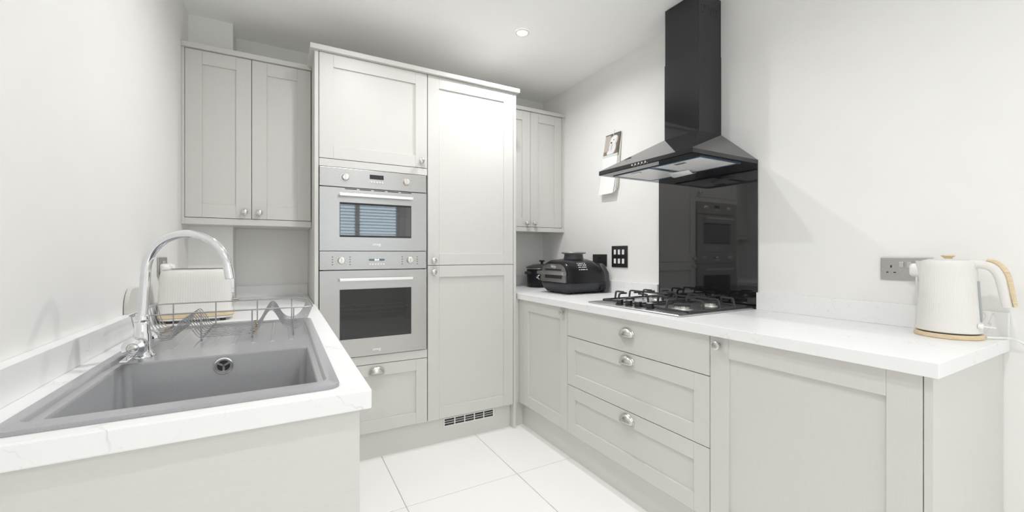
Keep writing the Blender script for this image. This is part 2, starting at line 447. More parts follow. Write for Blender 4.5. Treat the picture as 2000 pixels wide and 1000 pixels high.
fr_ = thing('fridge_cabinet', 'tall pale grey two-door cabinet right of the ovens', 'cabinet', (1.08, 2.76, 0))
MB().box(0.775, 1.374, D + 0.022, YB - 0.005, 0.16, 2.279).build('carcass', MCARC, fr_)
MB().box(1.375, 1.395, D, YB - 0.005, 0.0, 2.2815).build('end_panel', MCAB, fr_, bevel=0.0012)
d_ = shaker('door', fr_, Tt, FX0, FX1, 1.119, 2.280); knob(d_, Tt, 0.810, 1.147)
d_ = shaker('door', fr_, Tt, FX0, FX1, 0.168, 1.1155); knob(d_, Tt, 0.810, 1.076)

# cornice over both tall cabinets
mb = MB()
for (e, z0, z1) in ((0.022, 2.2815, 2.308),):
    mb.box(0.153 - e, 1.395 + e * 0.8, D - e, YB - 0.005, z0, z1)
tag(mb.build('cornice', MCABH, bevel=0.0015), 'pale grey cornice along the top of the two tall cabinets', 'cornice')

# plinth with vent
pl = thing('plinth', 'pale grey kickboard with a white vent under the tall cabinets', 'plinth', (0.77, 2.50, 0))
MB().box(0.1735, 1.3745, D + 0.047, D + 0.063, 0.0, 0.1655).build('board', MPLINTH, pl, bevel=0.001)
gr = MB()
gx0, gx1, gz0, gz1, gy = 0.892, 1.247, 0.094, 0.148, D + 0.047
gr.box(gx0, gx1, gy - 0.006, gy - 0.001, gz0, gz0 + 0.006).box(gx0, gx1, gy - 0.006, gy - 0.001, gz1 - 0.006, gz1)
gr.box(gx0, gx0 + 0.007, gy - 0.006, gy - 0.001, gz0 + 0.006, gz1 - 0.006).box(gx1 - 0.007, gx1, gy - 0.006, gy - 0.001, gz0 + 0.006, gz1 - 0.006)
gro = gr.build('vent_grille', MWHITE, pl, bevel=0.0008)
MB().box(gx0 + 0.007, gx1 - 0.007, gy - 0.0015, gy - 0.0005, gz0 + 0.006, gz1 - 0.006).build('vent_mesh', MGAP, gro)
for k in range(1, 3):
    z = gz0 + 0.006 + k * 0.014
    MB().box(gx0 + 0.007, gx1 - 0.007, gy - 0.0055, gy - 0.0015, z - 0.0014, z + 0.0014).build('slat', MWHITE, gro)
for k in range(1, 5):
    x = gx0 + 0.007 + k * (gx1 - gx0 - 0.014) / 5
    MB().box(x - 0.003, x + 0.003, gy - 0.006, gy - 0.0015, gz0 + 0.006, gz1 - 0.006).build('bar', MWHITE, gro)

# ------------------------------------------------------------------ ovens
def oven(name, label, z0, zp, z1, wz0, wz1, hz, kn, dispbox, btns, glass, logo_z):
    t = thing(name, label, 'oven', (0.472, 2.6, z0))
    x0, x1 = 0.1765, 0.7655
    # hollow steel body and enamel cavity
    bx0, bx1, by0, by1 = x0 + 0.02, x1 - 0.02, D + 0.0, D + 0.29
    cav = MB()
    cx0, cx1, cz0, cz1 = 0.235, 0.715, wz0 - 0.03, wz1 + 0.03
    cav.box(bx0, cx0, by0 + 0.006, by1, z0 + 0.006, z1 - 0.006).box(cx1, bx1, by0 + 0.006, by1, z0 + 0.006, z1 - 0.006)
    cav.box(cx0, cx1, by0 + 0.006, by1, z0 + 0.006, cz0).box(cx0, cx1, by0 + 0.006, by1, cz1, z1 - 0.006)
    cav.box(cx0, cx1, by1 - 0.01, by1, cz0, cz1)
    cav.build('cavity', MCAVITY, t)
    cp = MB(Tt).box(x0, x1, -0.004, 0.004, zp + 0.005, z1).build('control_panel', MSTEEL, t, bevel=0.0015)
    # door: steel frame around the glass
    wx0, wx1 = 0.277, 0.673
    dm = MB(Tt)
    dm.box(x0, wx0, -0.004, 0.006, z0, zp).box(wx1, x1, -0.004, 0.006, z0, zp)
    dm.box(wx0, wx1, -0.004, 0.006, z0, wz0).box(wx0, wx1, -0.004, 0.006, wz1, zp)
    dr = dm.build('door', MSTEEL, t)
    MB(Tt).box(wx0, wx1, 0.0005, 0.0035, wz0, wz1).build('glass', glass, dr)
    ed = MB(Tt)
    e = 0.011 if name == 'compact_oven' else 0.002
    ed.box(wx0, wx1, 0.0036, 0.0056, wz1 - e, wz1).box(wx0, wx1, 0.0036, 0.0056, wz0, wz0 + e).box(wx0, wx0 + 0.003, 0.0036, 0.0056, wz0 + e, wz1 - e).box(wx1 - 0.003, wx1, 0.0036, 0.0056, wz0 + e, wz1 - e)
    ed.build('glass_border', MGAP, dr)
    hb = MB(Tt).box(0.272, 0.676, 0.030, 0.044, hz - 0.008, hz + 0.008)
    ho = hb.build('handle', MHANDLE, dr, bevel=0.003)
    for xx in (0.285, 0.663):
        MB(Tt).box(xx - 0.006, xx + 0.006, 0.0062, 0.0305, hz - 0.005, hz + 0.005).build('handle_post', MHANDLE, dr, bevel=0.001)
    for kx, kz in kn:
        rs = []
        for r, h in ((0.019, 0.0042), (0.019, 0.008), (0.0175, 0.010), (0.0165, 0.022), (0.014, 0.024)):
            rs.append([(kx + r * math.cos(2 * PI * i / 28), h, kz + r * math.sin(2 * PI * i / 28)) for i in range(28)])
        ko = MB(Tt).rings(rs).build('control_knob', MKNOBC, t, smooth=35)
        MB(Tt).box(kx - 0.003, kx + 0.003, 0.0235, 0.030, kz - 0.0155, kz + 0.0155).build('grip', MKNOBC, ko, bevel=0.0015)
        pr = MB(Tt)
        for k in range(9):
            a = math.radians(-40 + k * 32.5)
            rr = 0.032 if name == 'compact_oven' else 0.029
            px, pz = kx + rr * math.cos(a), kz + rr * math.sin(a)
            pr.box(px - 0.0016, px + 0.0016, 0.0038, 0.0043, pz - 0.0008, pz + 0.0008)
        if name != 'compact_oven':
            for s_ in (-1, 1):
                for k in range(4):
                    px, pz = kx + s_ * 0.045, kz + 0.02 - 0.014 * k
                    pr.box(px - 0.004, px + 0.004, 0.0038, 0.0043, pz - 0.0025, pz + 0.0025)
        pr.build('printed_marks', MPRINT, cp)
    a0, a1, c0, c1 = dispbox
    if name == 'compact_oven':
        MB(Tt).box(a0, a1, 0.002, 0.0046, c0, c1).build('display', MBLACKGL, cp)
    else:
        T2 = Tt
        ring0 = [(x, 0.002, z) for x, z, _ in rrect(a0, a1, c0, c1, (c1 - c0) / 2 - 0.0001, 0)]
        ring1 = [(x, 0.0046, z) for x, z, _ in rrect(a0, a1, c0, c1, (c1 - c0) / 2 - 0.0001, 0)]
        MB(T2).rings([ring0, ring1]).build('display', MBLACKGL, cp)
        P = Vector(Tt((a0 + a1) / 2, 0.0049, (c0 + c1) / 2)) - WLOC[t.name]
        text_mesh('clock_digits', '22:45', 0.0115, MDISP, cp, P, (1, 0, 0), (0, 0, 1))
    b0, b1, bz, bn = btns
    for k in range(bn):
        bx = b0 + (b1 - b0) * k / (bn - 1)
        rs = [[(bx + r * math.cos(2 * PI * i / 14), h, bz + r * math.sin(2 * PI * i / 14)) for i in range(14)] for r, h in ((0.0046, 0.003), (0.0046, 0.007), (0.003, 0.0085))]
        MB(Tt).rings(rs).build('button', MBKNOB, cp, smooth=40)
    P = Vector(Tt(0.474, 0.0062, logo_z)) - WLOC[t.name]
    text_mesh('maker_lettering', 'smeg', 0.022, MPRINTW, dr, P, (1, 0, 0), (0, 0, 1))
    vent = MB(Tt)
    if name == 'compact_oven':
        for k in range(5):
            vx = 0.335 + k * 0.077
            vent.box(vx - 0.031, vx + 0.031, 0.0055, 0.0064, zp - 0.007, zp - 0.002)
        vent.build('vent_slots', MGAP, dr)
    # shelves inside
    for sz in ((wz0 + wz1) / 2 + 0.02, (wz0 + wz1) / 2 - 0.005):
        sh = MB()
        sh.tube([(cx0 + 0.002, D + 0.05, sz), (cx1 - 0.002, D + 0.05, sz)], 0.003, 6).tube([(cx0 + 0.002, D + 0.26, sz), (cx1 - 0.002, D + 0.26, sz)], 0.003, 6)
        for k in range(11):
            xx = cx0 + 0.04 + k * (cx1 - cx0 - 0.08) / 10
            sh.tube([(xx, D + 0.05, sz), (xx, D + 0.26, sz)], 0.0015, 5)
        sh.build('wire_shelf', MWIRE, t)
        if name == 'compact_oven': break
    return t

oven('compact_oven', 'upper built-in steel oven with wide low mirrored glass', 1.2055, 1.5525, 1.6615, 1.281, 1.473, 1.512,
     [(0.307, 1.611), (0.643, 1.611)], (0.436, 0.513, 1.613, 1.638), (0.4445, 0.506, 1.5955, 5), MOVENGLASS2, 1.2425)
oven('built_in_oven', 'lower built-in steel oven with tall dark glass and lit clock', 0.6115, 1.0955, 1.2025, 0.713, 0.991, 1.046,
     [(0.286, 1.151), (0.665, 1.151)], (0.431, 0.519, 1.148, 1.160), (0.4365, 0.512, 1.1285, 6), MOVENGLASS, 0.645)

# ================================================================== wall cabinets
def wall_cabinet(name, label, x0, x1, yf, doors, knobs, zb, zt, body, left_end, right_end, cornice_x):
    t = thing(name, label, 'cabinet', ((x0 + x1) / 2, yf + 0.15, zb))
    T = frame((0, yf, 0), (1, 0, 0), (0, -1, 0))
    for i, (a, b, c, d) in enumerate(body):
        MB().box(a, b, c, d, zb + 0.004, zt).build('carcass', MCARC, t)
    if left_end: MB().box(left_end[0], left_end[1], yf, left_end[2], zb, zt).build('side_panel', MCAB, t, bevel=0.001)
    if right_end: MB().box(right_end[0], right_end[1], yf, right_end[2], zb, zt).build('side_panel', MCAB, t, bevel=0.001)
    # bottom panel: front lip and underside
    lx0 = left_end[1] if left_end else x0
    lx1 = right_end[0] if right_end else x1
    bm_ = MB().box(lx0, lx1, yf, yf + 0.03, zb, zb + 0.0335)
    bm_.build('pelmet', MCABH, t, bevel=0.001)
    for i, (a, b, c, d) in enumerate(body):
        MB().box(a, b, max(c, yf + 0.0305), d, zb, zb + 0.0035).build('underside', MCAB, t)
    for (a0, a1), (ka, kc) in zip(doors, knobs):
        d_ = shaker('door', t, T, a0, a1, zb + 0.0365, zt - 0.003)
        knob(d_, T, ka, kc)
    mb = MB()
    for e, z0, z1 in ((0.014, zt, zt + 0.026),):
        mb.box(cornice_x[0] - e * cornice_x[2], cornice_x[1] + e * cornice_x[3], yf - e, yf + 0.12, z0, z1)
    mb.build('cornice', MCABH, t, bevel=0.0012)
    return t
wall_cabinet('wall_cabinet', 'pale grey two-door wall cabinet above the sink counter', -0.455, 0.151, 2.70,
             [(-0.4395, -0.1475), (-0.1445, 0.1490)], [(-0.179, 1.417), (-0.110, 1.416)], 1.345, 2.265,
             [(-0.440, -0.249, 2.724, 2.883), (-0.2485, 0.150, 2.724, YB - 0.002)], (-0.4545, -0.4415, 2.883), None, (-0.4545, 0.1515, 0, 0))
wall_cabinet('wall_cabinet', 'pale grey two-door wall cabinet in the corner above the black grill', 1.397, 2.023, 2.75,
             [(1.400, 1.697), (1.7005, 1.9985)], [(1.663, 1.427), (1.733, 1.428)], 1.363, 2.300,
             [(1.398, 2.001, 2.774, YB - 0.002)], None, (2.0025, 2.0235, YB - 0.002), (1.397, 2.0235, 0, 0))

# ================================================================== right run of base cabinets
Tr = frame((R, 0, 0), (0, -1, 0), (-1, 0, 0))         # a = -Y, b towards the room, c = Z
Y1 = 1.907
ZT = ZW - 0.0385                                       # underside of the worktop
def base_unit(name, label, ya, yb):
    t = thing(name, label, 'cabinet', (R + 0.3, (ya + yb) / 2, 0.0))
    MB().box(R + 0.022, XR - 0.03, ya + 0.001, yb - 0.001, 0.167, ZT - 0.001).build('carcass', MCARC, t)
    return t
c1 = base_unit('base_cabinet', 'narrow single-door base cabinet in the corner by the fridge cabinet', Y1, 2.44)
d_ = shaker('door', c1, Tr, -2.4055, -(Y1 + 0.0015), 0.172, 0.877, fw=0.0705); knob(d_, Tr, -1.939, 0.853)
MB().box(R + 0.0003, R + 0.019, 2.4085, 2.475, 0.167, 0.877).build('corner_post', MCAB, c1, bevel=0.001)
MB().box(1.3965, R - 0.001, 2.46, 2.475, 0.167, ZT - 0.001).build('corner_filler', MCAB, c1, bevel=0.001)
c2 = base_unit('drawer_cabinet', 'wide three-drawer base cabinet under the gas hob', Y1 - 0.9, Y1)
ya, yb = -(Y1 - 0.0015), -(Y1 - 0.9 + 0.0015)
ym = -1.4395
d_ = shaker('drawer_front', c2, Tr, ya, yb, 0.7225, 0.877, flat=True); cup_handle(d_, Tr, ym, 0.800)
d_ = shaker('drawer_front', c2, Tr, ya, yb, 0.4465, 0.7190, fw=0.069); cup_handle(d_, Tr, ym, 0.670)
d_ = shaker('drawer_front', c2, Tr, ya, yb, 0.172, 0.4430, fw=0.069); cup_handle(d_, Tr, ym, 0.393)
c3 = base_unit('base_cabinet', 'wide single-door base cabinet under the kettle', Y1 - 1.5, Y1 - 0.9)
d_ = shaker('door', c3, Tr, -(Y1 - 0.9 - 0.0015), -(Y1 - 1.5 + 0.0015), 0.172, 0.877, fw=0.073); knob(d_, Tr, -0.968, 0.848)
MB().box(R, XR - 0.001, 0.389, 0.4065, 0.0, ZT - 0.001).build('end_panel', MCAB, c3, bevel=0.001)
tag(MB().box(R + 0.046, R + 0.062, 0.408, 2.497, 0.0, 0.165).box(1.3965, R + 0.0455, 2.481, 2.497, 0.0, 0.165).build('plinth', MPLINTH, bevel=0.001), 'pale grey kickboard along the base cabinets under the hob', 'plinth')

# ================================================================== worktops and upstands
tag(cells([1.4087, XR - 0.001], [0.3748, YB - 0.002], lambda i, j: True, ZT, ZW).build('worktop', MTOP, bevel=0.0015),
    'long white worktop carrying the hob, grill and kettle', 'worktop')
SX0, SX1, SY0, SY1 = -0.382, 0.104, 0.893, 1.893       # sink outline
lw = cells([XL + 0.001, SX0 + 0.012, -0.247, SX1 - 0.012, 0.1515, 0.157], [0.855, SY0 + 0.012, SY1 - 0.012, D - 0.001, 2.8845, YB - 0.002],
           lambda i, j: not (i in (1, 2) and j == 1) and not (j == 4 and i < 2) and not (i == 4 and j > 2), ZT, ZW)
tag(lw.build('worktop', MTOP, bevel=0.003), 'white worktop with the sink set in it, by the left wall', 'worktop')
UH = 0.070
def upstand(label, *b):
    return tag(MB().box(*b).build('upstand', MTOP, bevel=0.0015), label, 'upstand')
upstand('low white upstand along the left wall behind the tap', XL + 0.001, XL + 0.029, 0.855, 2.884, ZW + 0.0002, ZW + UH)
upstand('short low white upstand on the back wall beside the boxed pipe casing', -0.247, 0.1515, YB - 0.022, YB - 0.001, ZW + 0.0002, ZW + UH)
upstand('small white upstand piece on the front of the pipe casing behind the toaster', XL + 0.03, -0.2475, 2.864, 2.8845, ZW + 0.0002, ZW + UH)
UR = 0.083
upstand('white upstand on the right wall behind the black grill', XR - 0.019, XR - 0.001, 1.7725, YB - 0.023, ZW + 0.0002, ZW + UR)
upstand('white upstand on the right wall behind the kettle', XR - 0.019, XR - 0.001, 0.3748, 1.1695, ZW + 0.0002, ZW + UR)
upstand('white upstand on the back wall behind the slow cooker', 1.397, XR - 0.001, YB - 0.022, YB - 0.001, ZW + 0.0002, ZW + UR)

# ================================================================== left base run
sc_ = thing('sink_base_cabinet', 'pale grey base cabinet with a plain end panel under the sink', 'cabinet', (-0.15, 1.4, 0))
MB().box(XL + 0.001, 0.137, 0.875, 0.893, 0.0, ZT - 0.001).build('end_panel', MCABH, sc_, bevel=0.001)
MB().box(XL + 0.02, 0.113, 0.895, 1.893, 0.15, 0.168).build('floor_board', MCARC, sc_)
MB().box(XL + 0.02, 0.113, 1.877, 1.893, 0.168, ZT - 0.001).build('partition', MCARC, sc_)
Tl = frame((0.137, 0, 0), (0, 1, 0), (1, 0, 0))
for a0, a1, k in ((0.8945, 1.392, 1.352), (1.395, 1.8925, 1.435)):
    d_ = shaker('door', sc_, Tl, a0, a1, 0.172, 0.877); knob(d_, Tl, k, 0.84)
cc_ = thing('base_cabinet', 'single-door base cabinet between the sink cabinet and the ovens', 'cabinet', (-0.15, 2.2, 0))
MB().box(XL + 0.02, 0.113, 1.895, D - 0.002, 0.15, ZT - 0.001).build('carcass', MCARC, cc_)
d_ = shaker('door', cc_, Tl, 1.8955, D - 0.003, 0.172, 0.877); knob(d_, Tl, 1.935, 0.84)
tag(MB().box(0.074, 0.09, 0.895, D + 0.04, 0.0, 0.148).build('plinth', MPLINTH, bevel=0.001), 'pale grey kickboard under the sink-side cabinets', 'plinth')

# ================================================================== sink
sk = thing('kitchen_sink', 'grey granite-composite single-bowl sink with drainer in the white worktop', 'sink', (-0.14, 1.4, ZW))
zr = ZW + 0.0085; zp = ZW + 0.0015
BX0, BX1, BY0, BY1 = -0.339, 0.066, 0.949, 1.338      # bowl opening
zb_ = ZW - 0.19
rs = [rrect(SX0 + 0.014, SX1 - 0.014, SY0 + 0.014, SY1 - 0.014, 0.02, ZW - 0.03),
      rrect(SX0 + 0.014, SX1 - 0.014, SY0 + 0.014, SY1 - 0.014, 0.02, ZW + 0.0003),
      rrect(SX0, SX1, SY0, SY1, 0.024, ZW + 0.0003), rrect(SX0, SX1, SY0, SY1, 0.024, zr - 0.004), rrect(SX0 + 0.001, SX1 - 0.001, SY0 + 0.001, SY1 - 0.001, 0.024, zr - 0.0012),
      rrect(SX0 + 0.0045, SX1 - 0.0045, SY0 + 0.0045, SY1 - 0.0045, 0.022, zr),
      rrect(SX0 + 0.0225, SX1 - 0.0225, SY0 + 0.036, SY1 - 0.024, 0.016, zr), rrect(SX0 + 0.025, SX1 - 0.025, SY0 + 0.038, SY1 - 0.0265, 0.015, zr - 0.002),
      rrect(SX0 + 0.027, SX1 - 0.027, SY0 + 0.0400, SY1 - 0.0285, 0.014, zp),
      rrect(BX0, BX1, BY0, BY1, 0.012, zp), rrect(BX0 + 0.0015, BX1 - 0.0015, BY0 + 0.0015, BY1 - 0.0015, 0.012, zp - 0.0015),
      rrect(BX0 + 0.003, BX1 - 0.003, BY0 + 0.003, BY1 - 0.003, 0.014, zp - 0.006),
      rrect(BX0 + 0.010, BX1 - 0.010, BY0 + 0.010, BY1 - 0.010, 0.022, zb_ + 0.025), rrect(BX0 + 0.014, BX1 - 0.014, BY0 + 0.014, BY1 - 0.014, 0.03, zb_ + 0.008),
      rrect(BX0 + 0.032, BX1 - 0.032, BY0 + 0.032, BY1 - 0.032, 0.03, zb_)]
basin = MB().rings(rs, cap0=False, cap1=True).build('basin', MSINK, sk, smooth=35)
for k in range(7):
    x = -0.275 + k * 0.05
    MB().add([(x - 0.006, 1.46, zp), (x + 0.006, 1.46, zp), (x + 0.004, 1.47, zp + 0.0025), (x - 0.004, 1.47, zp + 0.0025),
              (x - 0.006, 1.85, zp), (x + 0.006, 1.85, zp), (x + 0.004, 1.84, zp + 0.0025), (x - 0.004, 1.84, zp + 0.0025)],
             [(0, 1, 2, 3), (5, 4, 7, 6), (1, 5, 6, 2), (4, 0, 3, 7), (3, 2, 6, 7)]).build('drainer_ridge', MSINK, basin)
# overflow on the far bowl wall and waste in the bottom
yw = BY1 - 0.0045
ox, oz = -0.135, 0.8915
of = MB().lathe([(0.0215, -0.000), (0.0215, -0.003), (0.019, -0.0045), (0.0145, -0.0035), (0.0145, 0.0)], (ox, yw, oz), axis='y', n=32, cap0=False, cap1=False).build('overflow_ring', MCHROME, sk, smooth=50)
MB().lathe([(0.0145, -0.001), (0.0145, -0.0005)], (ox, yw, oz), axis='y', n=24).build('overflow_hole', MGAP, of)
cr = MB()
for k in range(3):
    a = math.radians(30 + k * 120)
    u = Vector((math.cos(a), 0, math.sin(a))); w = Vector((-math.sin(a), 0, math.cos(a)))
    base = Vector((ox, yw - 0.003, oz)); q = []
    for s_, l_ in ((-0.0022, 0.0), (0.0022, 0.0), (0.0028, 0.0145), (-0.0028, 0.0145)):
        q.append(base + w * s_ + u * l_)
    cr.add([tuple(p) for p in q] + [tuple(p + Vector((0, 0.002, 0))) for p in q], [(0, 1, 2, 3), (7, 6, 5, 4), (0, 4, 5, 1), (1, 5, 6, 2), (2, 6, 7, 3), (3, 7, 4, 0)])
cr.build('overflow_spokes', MCHROME, of)
MB().lathe([(0.045, zb_ + 0.0005), (0.045, zb_ + 0.003), (0.036, zb_ + 0.002), (0.03, zb_ + 0.0008)], (-0.137, 1.15, 0), n=28).build('waste', MCHROME, sk, smooth=40)

# ================================================================== mixer tap
tx, ty, tz = -0.319, 1.415, zp
tp = thing('mixer_tap', 'chrome swan-neck mixer tap with two side levers behind the sink bowl', 'tap', (tx, ty, tz))
MB().lathe([(0.029, 0.0), (0.029, 0.004), (0.025, 0.009), (0.020, 0.018), (0.0190, 0.058), (0.0165, 0.064), (0.0160, 0.090), (0.0140, 0.092)], (tx, ty, tz), n=32).build('body', MCHROME, tp, smooth=40)
ax = MB().lathe([(0.0160, -0.052), (0.0160, 0.055)], (tx, ty, tz + 0.036), axis='y', n=24).build('valve_axle', MCHROME, tp, smooth=40)
for s_ in (-1, 1):
    prof = [(0.0145, 0.040), (0.0225, 0.046), (0.0245, 0.056), (0.0245, 0.070), (0.022, 0.077), (0.013, 0.080), (0.011, 0.078)]
    hd = MB().lathe([(r, s_ * h) for r, h in prof], (tx, ty, tz + 0.036), axis='y', n=32).build('handle', MCHROME, tp, smooth=35)
    MB().lathe([(0.009, s_ * 0.0775), (0.009, s_ * 0.081), (0.006, s_ * 0.0825)], (tx, ty, tz + 0.036), axis='y', n=20).build('indicator_cap', MSATIN, hd, smooth=40)
    lv = MB()
    y0_, y1_ = ty + s_ * 0.062, ty + s_ * (0.062 + 0.075)
    z0_ = tz + 0.020; z1_ = tz + (0.016 if s_ < 0 else 0.045)
    if s_ > 0: z0_ = tz + 0.05
    lv.add([(tx - 0.008, y0_, z0_ - 0.004), (tx + 0.008, y0_, z0_ - 0.004), (tx + 0.008, y0_, z0_ + 0.004), (tx - 0.008, y0_, z0_ + 0.004),
            (tx - 0.011, y1_, z1_ - 0.0025), (tx + 0.005, y1_, z1_ - 0.0025), (tx + 0.005, y1_, z1_ + 0.0025), (tx - 0.011, y1_, z1_ + 0.0025)],
           [(0, 1, 2, 3), (7, 6, 5, 4), (0, 4, 5, 1), (1, 5, 6, 2), (2, 6, 7, 3), (3, 7, 4, 0)]).build('lever', MCHROME, hd, bevel=0.002)
# spout: rises with a slight lean, arches over the bowl
pts = []; rad = []
top_z = 1.139
ux, uy = 0.93, -0.30; ln = math.hypot(ux, uy); ux /= ln; uy /= ln
base = Vector((tx, ty, tz + 0.092)); up = Vector((tx + 0.007, ty, top_z))
for i in range(9):
    pts.append(base.lerp(up, i / 8)); rad.append(0.0118 - 0.0008 * i / 8)
ra = 0.0975
for i in range(1, 29):
    a = PI * 0.965 * i / 28
    pts.append(up + Vector((ux * ra * (1 - math.cos(a)), uy * ra * (1 - math.cos(a)), ra * math.sin(a) * 1.06))); rad.append(0.0110 - 0.0008 * i / 28)
sp = MB().tube(pts, rad, 20).build('spout', MCHROME, tp, smooth=50)
e = pts[-1]; dr_ = (pts[-1] - pts[-2]).normalized()
MB().tube([e - dr_ * 0.002, e + dr_ * 0.029, e + dr_ * 0.030], [0.0120, 0.0120, 0.0105], 20).build('aerator', MCHROME, sp, smooth=40)
MB().lathe([(0.0140, 0.088), (0.0150, 0.090), (0.0150, 0.106), (0.0135, 0.108)], (tx, ty, tz), n=28).build('collar', MCHROME, tp, smooth=40)

# ================================================================== dish rack
dk = thing('dish_rack', 'grey wire dish rack with wavy wires on the sink drainer', 'dish rack', (-0.14, 1.69, zp))
RX0, RX1, RY0, RY1, RZ = -0.378, 0.091, 1.54, 1.858, 1.012
def smooth_path(P, k=4):
    out = []
    n = len(P)
    for i in range(n - 1):
        p0, p1, p2, p3 = P[max(i - 1, 0)], P[i], P[i + 1], P[min(i + 2, n - 1)]
        for j in range(k):
            t = j / k
            out.append(tuple(0.5 * ((2 * b) + (-a + c) * t + (2 * a - 5 * b + 4 * c - d) * t * t + (-a + 3 * b - 3 * c + d) * t ** 3) for a, b, c, d in zip(p0, p1, p2, p3)))
    out.append(tuple(P[-1])); return out
MB().tube(rrect(RX0, RX1, RY0, RY1, 0.018, RZ), 0.0022, 8, cyclic=True).build('rim', MWIRE, dk, smooth=60)
prof = [(-0.375, 1.011), (-0.366, 0.965), (-0.354, 0.940), (-0.340, 0.9355), (-0.292, 0.9355), (-0.283, 0.943), (-0.270, 0.978), (-0.258, 0.991), (-0.246, 0.978), (-0.226, 0.943), (-0.218, 0.936), (-0.206, 0.9355),
        (-0.085, 0.9355), (-0.074, 0.938), (-0.066, 0.950), (-0.044, 0.994), (-0.030, 1.006), (-0.017, 0.994), (0.000, 0.962), (0.016, 0.946), (0.034, 0.941), (0.052, 0.946), (0.068, 0.962), (0.080, 0.986), (0.0895, 1.011)]
w0 = None
NW = 10
for k in range(NW):
    y = 1.556 + k * (1.842 - 1.556) / (NW - 1)
    if w0 is None:
        w0 = MB().tube(smooth_path([(x, y, z) for x, z in prof], 4), 0.0013, 6).build('wavy_wire', MWIRE, dk, smooth=60); y00 = y
    else:
        w = w0.copy(); C.objects.link(w); w.parent = dk; w.location = (0, y - y00, 0)
l0 = None
for x in (-0.335, -0.212, -0.082, 0.034):
    if l0 is None:
        P = [(x, RY0, RZ), (x, RY0 + 0.001, 0.94), (x, RY0 + 0.004, 0.9265), (x, RY0 + 0.020, 0.9245), (x, 1.56, 0.9325), (x, 1.70, 0.9325), (x, 1.84, 0.9325), (x, RY1 - 0.020, 0.9245), (x, RY1 - 0.004, 0.9265), (x, RY1 - 0.001, 0.94), (x, RY1, RZ)]
        l0 = MB().tube(smooth_path(P, 5), 0.0020, 6).build('frame_wire', MWIRE, dk, smooth=60); x00 = x
    else:
        w = l0.copy(); C.objects.link(w); w.parent = dk; w.location = (x - x00, 0, 0)
ru = MB()
random.seed(3)
for x in (-0.335, -0.082):
    for k in range(NW):
        y = 1.556 + k * (1.842 - 1.556) / (NW - 1)
        for q in range(2):
            dx = random.uniform(-0.008, 0.008)
            ru.tube([(x + dx - 0.003, y, 0.9355), (x + dx + 0.003, y, 0.9355)], 0.0015, 6)
ru.build('rust_spots', MRUST, dk)

# ================================================================== toaster
ts = thing('toaster', 'cream ribbed toaster with wooden base band behind the dish rack', 'toaster', (-0.299, 2.095, ZW), math.radians(4))
def fluted(hx, hy, r, z, n=360, amp=0.0, flutes=90, p=4.5):
    M = 1440; pts = []
    for i in range(M):
        a = 2 * PI * i / M
        c, s_ = math.cos(a), math.sin(a)
        pts.append((hx * math.copysign(abs(c) ** (2 / p), c), hy * math.copysign(abs(s_) ** (2 / p), s_)))
    L = [0.0]
    for i in range(M):
        q = pts[(i + 1) % M]; L.append(L[-1] + math.hypot(q[0] - pts[i][0], q[1] - pts[i][1]))
    out = []; j = 0
    for k in range(n):
        t = L[-1] * k / n
        while L[j + 1] < t: j += 1
        f = (t - L[j]) / max(L[j + 1] - L[j], 1e-9); p0, p1 = pts[j], pts[(j + 1) % M]
        x, y = p0[0] + (p1[0] - p0[0]) * f, p0[1] + (p1[1] - p0[1]) * f
        nx, ny = p1[1] - p0[1], p0[0] - p1[0]; nl = math.hypot(nx, ny) or 1
        d = amp * (0.5 + 0.5 * math.cos(2 * PI * flutes * k / n))
        out.append((x - nx / nl * d, y - ny / nl * d, z))
    return out
rs = []
for z, g in ((0.036, 0.0), (0.040, -0.001), (0.10, -0.003), (0.17, -0.0065), (0.192, -0.0085), (0.202, -0.013), (0.2055, -0.020)):
    rs.append(fluted(0.124 + g, 0.080 + g, 0, z, amp=0.0006 if 0.036 < z < 0.2 else 0.0))
tb = MB().rings(rs).build('body', MCREAM, ts, local=True, smooth=30)
MB().rings([fluted(0.120, 0.076, 0, 0.020), fluted(0.1245, 0.0805, 0, 0.022), fluted(0.1248, 0.0808, 0, 0.0355), fluted(0.120, 0.076, 0, 0.0358)]).build('wood_band', MWOOD, ts, local=True, smooth=35)
MB().rings([fluted(0.108, 0.062, 0, 0.0095), fluted(0.119, 0.075, 0, 0.012), fluted(0.1225, 0.0785, 0, 0.0195)]).build('base', MCREAM, ts, local=True, smooth=35)
for sx in (-1, 1):
    for sy in (-1, 1):
        MB().lathe([(0.010, 0.0), (0.010, 0.0105)], (sx * 0.085, sy * 0.045, 0), n=14).build('foot', MGREYP, ts, local=True)
MB().rings([fluted(0.108, 0.060, 0, 0.2056), fluted(0.108, 0.060, 0, 0.2085), fluted(0.104, 0.056, 0, 0.2092)]).build('top_plate', MKNOBC, ts, local=True, smooth=35)
for sy in (-1, 1):
    MB().box(-0.085, 0.085, sy * 0.024 - 0.012, sy * 0.024 + 0.012, 0.2093, 0.2098).build('slot', MGAP, ts, local=True)
MB().box(0.112, 0.1235, -0.050, -0.036, 0.088, 0.180).build('lever_slot', MCHROME, ts, local=True, bevel=0.001)
MB().box(0.117, 0.141, -0.058, -0.028, 0.076, 0.086).build('lever', MCHROME, ts, local=True, bevel=0.002)
MB().lathe([(0.012, 0.112), (0.012, 0.130), (0.009, 0.132)], (0, 0.02, 0.07), axis='x', n=20).build('dial', MWOOD, ts, local=True, smooth=40)

